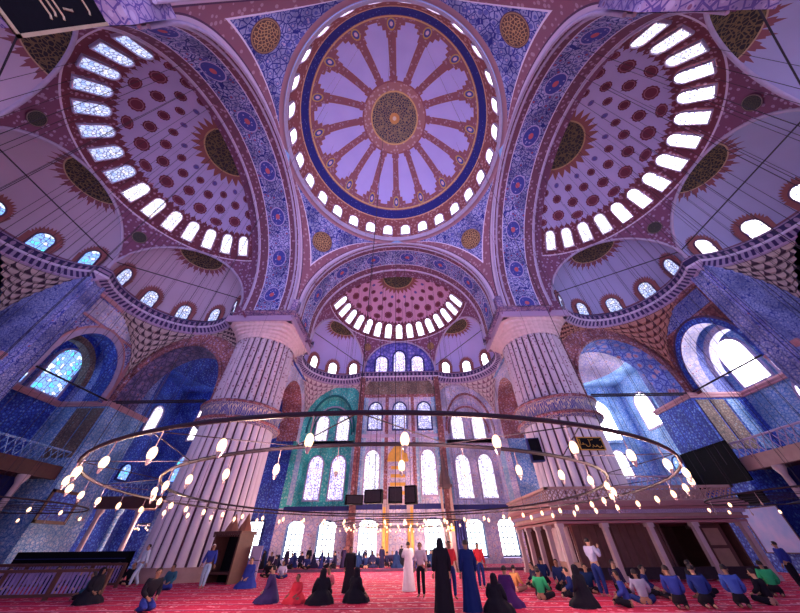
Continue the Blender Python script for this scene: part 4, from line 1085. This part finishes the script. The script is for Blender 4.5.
# pose: joints; x right, y forward (person looks towards +y), z up
def pose(kind):
    J = dict(pel=(0, 0, .95), spi=(0, .01, 1.12), che=(0, .0, 1.3), nek=(0, 0, 1.47), hed=(0, .02, 1.60), top=(0, .01, 1.70))
    for s, n in ((-1, 'l'), (1, 'r')):
        J['sh'+n] = (s*.19, 0, 1.41); J['el'+n] = (s*.25, -.03, 1.13); J['wr'+n] = (s*.26, .05, .89)
        J['hp'+n] = (s*.1, 0, .9); J['kn'+n] = (s*.11, .02, .50); J['an'+n] = (s*.11, -.02, .09); J['to'+n] = (s*.13, .14, .04)
    if kind == 'walk':
        J['knl'] = (-.1, .2, .52); J['anl'] = (-.1, .2, .12); J['tol'] = (-.1, .34, .08); J['knr'] = (.1, -.02, .5); J['anr'] = (.1, -.28, .12); J['tor'] = (.11, -.16, .04)
        J['wrl'] = (-.28, -.1, .9); J['wrr'] = (.27, .2, .95)
    if kind == 'point':
        J['elr'] = (.26, .1, 1.16); J['wrr'] = (.14, .34, 1.42); J['ell'] = (-.26, .1, 1.16); J['wrl'] = (-.1, .34, 1.38)
    if kind in ('sit', 'kneel'):
        dz = -.83 if kind == 'sit' else -.68
        for k in ('pel', 'spi', 'che', 'nek', 'hed', 'top', 'shl', 'shr', 'ell', 'elr', 'wrl', 'wrr', 'hpl', 'hpr'): x, y, z = J[k]; J[k] = (x, y+(max(0, z-.9))*.16, z+dz)
        for s, n in ((-1, 'l'), (1, 'r')):
            if kind == 'sit':
                J['kn'+n] = (s*.38, .32, .17); J['an'+n] = (s*.02, .42+.06*s, .09); J['to'+n] = (-s*.14, .40+.06*s, .06)
                J['el'+n] = (s*.27, .08, .38); J['wr'+n] = (s*.22, .32, .26)
            else:
                J['kn'+n] = (s*.13, .42, .11); J['an'+n] = (s*.1, -.12, .07); J['to'+n] = (s*.1, -.24, .05); J['el'+n] = (s*.25, .1, .47); J['wr'+n] = (s*.13, .3, .34)
    return J
NAMES = ['pel', 'spi', 'che', 'nek', 'hed', 'top'] + [a+n for n in 'lr' for a in ('sh', 'el', 'wr', 'hp', 'kn', 'an', 'to')]
RAD = dict(pel=(.15, .11), spi=(.13, .1), che=(.16, .11), nek=.055, hed=(.08, .095), top=(.06, .07), sh=.065, el=.045, wr=.03, hp=.09, kn=.06, an=.042, to=.03)
def body_mesh(kind):
    J = pose(kind); V = [J[n] for n in NAMES]; ix = {n: i for i, n in enumerate(NAMES)}
    E_ = [('pel', 'spi'), ('spi', 'che'), ('che', 'nek'), ('nek', 'hed'), ('hed', 'top')]
    for n in 'lr': E_ += [('che', 'sh'+n), ('sh'+n, 'el'+n), ('el'+n, 'wr'+n), ('pel', 'hp'+n), ('hp'+n, 'kn'+n), ('kn'+n, 'an'+n), ('an'+n, 'to'+n)]
    Rd = [RAD.get(n, RAD.get(n[:2])) for n in NAMES]
    for n, k in (('pel', .8), ('spi', .8), ('che', .78)): Rd[ix[n]] = tuple(q*k for q in RAD[n])
    me = skin_mesh('body', V, [(ix[a], ix[b_]) for a, b_ in E_], Rd, 2)
    mb = MB(); h = Vector(J['hed'])
    mb.tube([h+Vector((0, .085, .02)), h+Vector((0, .115, -.015)), h+Vector((0, .088, -.03))], [.008, .016, .012], 6)      # nose
    mb.tube([h+Vector((-.025, .088, -.055)), h+Vector((.025, .088, -.055))], .008, 6)                                        # mouth
    for s in (-1, 1): mb.tube([h+Vector((s*.085, 0, .02)), h+Vector((s*.092, -.01, -.03))], .014, 6)                        # ears
    for n, s in (('l', -1), ('r', 1)):
        w, e = Vector(J['wr'+n]), Vector(J['el'+n]); d = (w-e).normalized(); side = d.cross(Vector((0, 1, 0)) if abs(d.y) < .8 else Vector((0, 0, 1))).normalized()
        pn = d.cross(side).normalized(); p = w+d*.085
        mb.tube([w, w+d*.04, p], [.028, .036, .034], 8)
        for q, L in enumerate((.062, .075, .07, .055)):
            o = p+side*(-.027+.018*q); mb.tube([o-d*.02, o+d*L*.5, o+d*L*.9+pn*.015*s], [.010, .0095, .008], 6)
        o = w+d*.03-side*.03; mb.tube([o, o-side*.03+d*.03, o-side*.035+d*.06], [.012, .011, .009], 6)
    return join_mb(me, mb), J
def garment(kind, J, parts, grow, name):
    ix = {}; V = []; Rd = []; E_ = []
    def add(n, g=grow):
        if n not in ix:
            r = RAD.get(n, RAD.get(n[:2])); r = r if isinstance(r, tuple) else (r, r); ix[n] = len(V); V.append(J[n]); Rd.append((r[0]+g, r[1]+g))
        return ix[n]
    for a, c in parts: i, j = add(a), add(c); E_.append((i, j))
    return skin_mesh(name, V, E_, Rd, 1)
TOP = [('pel', 'spi'), ('spi', 'che'), ('che', 'nek0')] + [(a, b_) for n in 'lr' for a, b_ in (('che', 'sh'+n), ('sh'+n, 'el'+n), ('el'+n, 'wz'+n))]
LEGS = [(a, b_) for n in 'lr' for a, b_ in (('pel', 'hp'+n), ('hp'+n, 'kn'+n), ('kn'+n, 'an'+n))]
TPL = {}
def hair_mesh(J, r=.098, low=-.03):
    b = MB(); c = Vector(J['hed'])+Vector((0, -.012, .03))
    def f(i, j):
        t = 2*pi*i; ph = (1-j)*(pi*.62) if sin(t) < .2 else (1-j)*(pi*.30); k = 1.0+.04*sin(9*t)
        return (c.x+.093*k*sin(ph)*cos(t), c.y+.108*k*sin(ph)*sin(t), c.z+.1*cos(ph)), (i, j)
    b.grid(f, 20, 8); return b.mesh('hair', black, True)
def eyes_mesh(J):
    b = MB(); c = Vector(J['hed'])
    for s in (-1, 1): b.ball(c+Vector((s*.032, .084, .012)), .012, 8, 5)
    return b.mesh('eyes', black, True)
def robe_mesh(J, seated=False, hood=False):
    """long gown from the shoulders to the floor; hood = chador over the head with the face open"""
    b = MB(); P = J['pel']; h = J['hed']; k = J['che']
    if not seated: sec = [(.03, .30, .27, 0), (.35, .27, .23, 0), (.8, .22, .18, 0), (1.1, .19, .15, 0), (1.3, .235, .15, 0), (1.41, .22, .12, 0), (1.47, .10, .09, 0)]
    else: sec = [(.01, .48, .46, .14), (.12, .46, .42, .13), (.25, .33, .30, .07), (h[2]-.42, .22, .2, h[1]-.05), (h[2]-.28, .25, .17, h[1]-.03), (h[2]-.19, .22, .13, h[1]-.02), (h[2]-.12, .10, .09, h[1]-.01)]
    if hood:
        sec = sec[:-1] + [(h[2]-.12, .13, .12, h[1]-.01), (h[2]-.04, .115, .125, h[1]-.015), (h[2]+.06, .11, .12, h[1]-.02), (h[2]+.12, .075, .085, h[1]-.02), (h[2]+.145, .01, .01, h[1]-.02)]
    n = 36; m = len(sec)-1; SUB = 4
    def at(q):
        i = min(m-1, int(q*m)); f = q*m-i; A, B = sec[i], sec[i+1]; return [A[z]+(B[z]-A[z])*f for z in range(4)]
    def f(i, j):
        z, rx, ry, yo = at(j); t = 2*pi*i-pi/2*0; fold = 1+(.07*sin(9*t+z*2)+.03*sin(17*t))*(max(0, 1-j*1.6)); fold += .02*sin(5*t+8*z)
        return (rx*fold*cos(t), yo+ry*fold*sin(t), z), (i, j)
    N2 = m*SUB; base = len(b.v); b.grid(f, n, N2)
    if hood:
        keep = []
        for q, F in enumerate(b.f):
            c = Vector((0, 0, 0))
            for v in F: c += Vector(b.v[v])/len(F)
            if h[2]-.075 < c.z < h[2]+.065 and c.y > h[1]+.055 and abs(c.x) < .075: continue
            keep.append(q)
        b.uv = [u for q in keep for u in b.uv[q*4:q*4+4]]; b.f = [b.f[q] for q in keep]; b.mi = [0]*len(keep)
    return b.mesh('robe', black, True)
def template(kind, dress):
    key = (kind, dress)
    if key in TPL: return TPL[key]
    me, J = body_mesh(kind) if (kind, '_b') not in TPL else TPL[(kind, '_b')]; TPL[(kind, '_b')] = (me, J)
    J = dict(J); J['nek0'] = tuple(Vector(J['nek'])-Vector((0, 0, .05)))
    RAD['nek0'] = .075
    for n in 'lr': J['wz'+n] = tuple(Vector(J['wr'+n])*.9+Vector(J['el'+n])*.1); RAD['wz'] = .03
    P = {}; J['wst'] = tuple(Vector(J['pel'])*.4+Vector(J['spi'])*.6); RAD['wst'] = (.12, .09)
    if dress in ('shirt', 'tee'):
        tp = TOP if dress == 'shirt' else [(a, b_) if b_[:2] != 'wz' else (a, 'ez'+a[2]) for a, b_ in TOP]
        for n in 'lr': J['ez'+n] = tuple(Vector(J['wr'+n])*.15+Vector(J['el'+n])*.85); RAD['ez'] = .045
        P['shirt'] = garment(kind, J, tp, .03, 'shirt'); P['trousers'] = garment(kind, J, [('wst', 'pel')]+LEGS, .024, 'trousers')
    elif dress == 'robe':
        P['robe'] = robe_mesh(J, kind in ('sit', 'kneel')); P['sleeves'] = garment(kind, J, [(a, b_) for a, b_ in TOP if a != 'pel' and b_ != 'nek0'], .03, 'sleeves')
    else:
        P['robe'] = robe_mesh(J, kind in ('sit', 'kneel'), True); P['sleeves'] = garment(kind, J, [(a, b_) for a, b_ in TOP if a != 'pel' and b_ != 'nek0'], .04, 'sleeves')
    if dress != 'chador': P['hair'] = hair_mesh(J)
    P['eyes'] = eyes_mesh(J)
    TPL[key] = (me, P, J); return TPL[key]
CL = {}
def cloth(c):
    k = 'cloth_%d_%d_%d' % tuple(int(x*255) for x in c)
    return mat(k, plain(c, .2, 6), .85, spec=.1)
skin_m = [mat('skin_tone', plain((.48, .28, .2), .08, 6), .55), mat('skin_tone_dark', plain((.26, .14, .10), .08, 6), .55)]
hair_m = mat('dark_hair', (.02, .015, .02), .6)
def person(x, y, face, kind, dress, cols, label, group=None, sc=1., z=0, hair=None, extra=None):
    """face: heading in degrees, 0 = towards the qibla wall (+y), 180 = towards the camera"""
    me, P, J = template(kind, dress)
    r = empty('person', (x, y, z), radians(face)); r.scale = (sc, sc, sc); tag(r, label, 'person', group)
    def put(nm, m, mt):
        o = bpy.data.objects.new(nm, m); COL.objects.link(o); o.parent = r
        if not m.materials: m.materials.append(mt)
        o.material_slots[0].link = 'OBJECT'; o.material_slots[0].material = mt; return o
    put('body', me, skin_m[int(abs(x*7+y*3)) % 2 if sc != 1.01 else 0])
    ci = 0
    for nm, m in P.items():
        if nm == 'eyes': put(nm, m, black); continue
        if nm == 'hair': put(nm, m, cloth(hair) if hair else hair_m); continue
        if nm == 'sleeves': put(nm, m, cloth(cols[0])); continue
        put(nm, m, cloth(cols[min(ci, len(cols)-1)])); ci += 1
    return r, J
DK = (.012, .012, .022); NV = (.015, .03, .16); WH = (.72, .7, .78); RD = (.5, .03, .05); DBL = (.03, .05, .3); GR = (.03, .38, .16); ORG = (.6, .3, .12); TL = (.03, .12, .2)
r, J = person(.65, 7.07, 20, 'point', 'robe', [WH], 'standing person in a long white robe, both hands raised to the face', sc=1.03)
box_part('phone', (0, .43, 1.42), (.08, .02, .14), black, r)
tag(r, r['label'], 'person')
ph = [c for c in kids(r) if c.name.startswith('phone')][0]; ph.parent = None; ph.name = 'mobile_phone'; ph.matrix_world = Matrix.Translation(r.location) @ Matrix.Rotation(radians(20), 4, 'Z'); tag(ph, 'small dark phone held up by the person in the white robe', 'phone')
person(1.15, 5.1, 160, 'stand', 'tee', [(.55, .5, .6), DK], 'standing person in pale shirt and black trousers beside the white robe', sc=1.0)
person(1.72, 1.5, 10, 'stand', 'chador', [DK], 'tall person in black full-length cloak, back to camera, right of centre', sc=1.04)
person(2.35, 4.4, 200, 'stand', 'tee', [RD, NV], 'standing person in red top between the black cloak and dark blue robe', sc=1.02)
person(2.62, 1.65, 15, 'stand', 'robe', [(.008, .02, .12)], 'standing person in long dark blue robe next to the black cloak', sc=1.02)
person(4.24, 7.96, 190, 'stand', 'shirt', [RD, NV], 'standing person in red shirt and blue jeans by the pulpit stair', sc=.99)
person(3.35, 1.5, -30, 'sit', 'chador', [DK], 'person in black veil sitting on the carpet at front, right of the blue robe')
person(4.0, 2.6, -40, 'kneel', 'robe', [(.06, .02, .13)], 'kneeling person in dark purple robe at front right')
person(5.45, 6.68, -60, 'sit', 'shirt', [ORG, (.2, .1, .1)], 'seated person in orange shirt before the tribune corner')
person(5.75, 4.3, -50, 'sit', 'shirt', [GR, DK], 'seated person in bright green shirt before the tribune')
person(6.6, 2.4, 30, 'kneel', 'chador', [DK], 'kneeling person cloaked in black behind the green shirt')
person(7.1, 4.4, 70, 'sit', 'shirt', [NV, DK], 'seated person in navy top beside the low rail of the tribune')
person(6.4, 6.3, 200, 'sit', 'shirt', [(.05, .03, .06), DK], 'seated dark-clad person at the tribune corner column')
person(8.35, 4.6, -60, 'point', 'shirt', [(.42, .45, .7), NV], 'standing person in pale blue shirt with raised hands before the tribune', sc=1.05)
person(8.0, 2.4, 60, 'sit', 'shirt', [DBL, DK], 'seated person in blue top at front, below the pale blue shirt')
person(8.9, 3.0, -20, 'sit', 'shirt', [(.3, .3, .45), NV], 'seated person in grey-white top at the low rail')
person(9.35, 1.9, -30, 'kneel', 'shirt', [DBL, DK], 'leaning person in blue shirt, leftmost of the blue backs at lower right')
person(10.3, 2.0, -25, 'kneel', 'shirt', [(.02, .04, .22), DK], 'leaning person in navy shirt, middle of the blue backs at lower right')
person(11.4, 2.0, -35, 'kneel', 'shirt', [(.05, .1, .45), DK], 'leaning person in bright blue shirt, rightmost of the blue backs at lower right')
person(10.6, 3.8, 120, 'sit', 'shirt', [RD, DK], 'seated person in dark red top among the blue shirts')
person(14.9, 4.4, -40, 'kneel', 'shirt', [GR, DK], 'kneeling person in green shirt near the right edge')
person(17.6, 6.0, 10, 'stand', 'shirt', [DBL, DK], 'person in blue standing at the right edge below the display panel', sc=.95)
person(12.9, 2.6, 20, 'sit', 'shirt', [DK], 'seated person in black near the right edge')
# left side
person(-9.94, 8.69, 200, 'walk', 'shirt', [DBL, (.3, .45, .65)], 'walking person in blue jacket, light jeans and pale cap by the left pier', hair=(.7, .65, .6), sc=1.03)
person(-8.35, 2.35, -120, 'kneel', 'shirt', [DK, DBL], 'crouching person in black top and blue trousers at lower left', sc=1.05)
person(-14.3, 9.8, 150, 'walk', 'shirt', [(.6, .7, .85), (.5, .65, .85)], 'standing person all in pale blue-white at far left aisle', sc=1.05)
person(-12.0, 4.3, -100, 'kneel', 'chador', [DK], 'crouching dark figure at the end of the near left barrier', sc=1.0)
person(-12.7, 5.1, 120, 'sit', 'shirt', [TL, DK], 'seated person in dark teal by the near left barrier')
person(-11.72, 8.83, 170, 'sit', 'shirt', [TL, DBL], 'seated person in teal top at foot of the left pier', sc=1.1)
person(-7.86, 9.41, 160, 'kneel', 'robe', [DBL], 'kneeling person in bright blue robe right of the wooden booth', sc=1.15)
person(-9.3, 15.9, 180, 'sit', 'shirt', [DK], 'seated dark person on the carpet just beyond the bright blue robe')
person(-8.0, 15.0, 200, 'sit', 'shirt', [(.5, .5, .7), NV], 'seated person in pale lilac shirt in the left middle distance')
person(-4.7, 4.15, 100, 'kneel', 'robe', [(.04, .03, .12)], 'bowing person in dark robe at left of the red-clad child')
person(-3.66, 4.05, 150, 'sit', 'robe', [(.6, .04, .07)], 'small child in red and white seated at lower centre left', sc=.9)
person(-2.62, 3.6, 30, 'sit', 'chador', [DK], 'person in black veil seated on the carpet, left one of the pair', sc=1.08)
person(-1.5, 4.0, -40, 'sit', 'chador', [DK], 'person in black veil seated on the carpet, right one of the pair', sc=1.08)
person(-2.1, 6.6, 190, 'stand', 'robe', [DK], 'person in black standing behind the two veiled seated figures', sc=.93)
person(-2.9, 6.2, 150, 'sit', 'tee', [(.45, .1, .15), DK], 'seated person in dark red top behind the two black veils', sc=1.05)
random.seed(21)
crowdcol = [(.01, .02, .09), (.015, .015, .06), DK, (.02, .03, .16), (.03, .02, .07), (.012, .03, .11)]
for i in range(54):
    x = -15.8 + i*.43 + random.uniform(-.06, .06); y = 21.3 + (i % 3)*.95 + random.uniform(-.1, .1)
    if 3.7 < x < 6.1 or x > 7.2 or x < -12.6: continue
    up_ = i % 4 == 1
    person(x, y, random.choice((160, 180, 200, 20, -10, 90)), 'stand' if up_ else random.choice(('sit', 'kneel')), random.choice(('shirt', 'chador')) if not up_ else 'robe', [random.choice(crowdcol), DK],
           ('dark-clad person standing in the long row on the step before the qibla wall' if up_ else 'dark-clad person sitting in the long row on the step before the qibla wall'),
           ('standing row before the qibla wall' if up_ else 'seated row before the qibla wall'), random.uniform(.72, .86) if up_ else random.uniform(1.0, 1.12), z=.18)
for i, (x, y) in enumerate(((-17.5, 12.5), (-19.2, 11.8), (-15.9, 11.6), (-20.8, 11.2), (-22.3, 11.0), (-15.0, 6.9), (-16.6, 7.2), (-18.4, 6.6))):
    person(x, y, 150+i*20, 'sit', 'shirt', [crowdcol[i % 6], DK], 'dark-clad person sitting behind the low barriers at left', 'seated people behind the left barriers', 1.1)
for i, (x, y) in enumerate(((6.9, 7.9), (7.6, 6.6), (8.6, 6.2), (9.3, 5.2), (10.1, 4.7), (11.6, 4.0), (12.4, 4.9), (7.7, 9.0))):
    person(x, y, 100+i*33, ('sit', 'kneel')[i % 2], 'shirt', [crowdcol[(i*5+1) % 6], DK], 'dark-clad person sitting before the columned tribune', 'seated people before the tribune', 1.05)
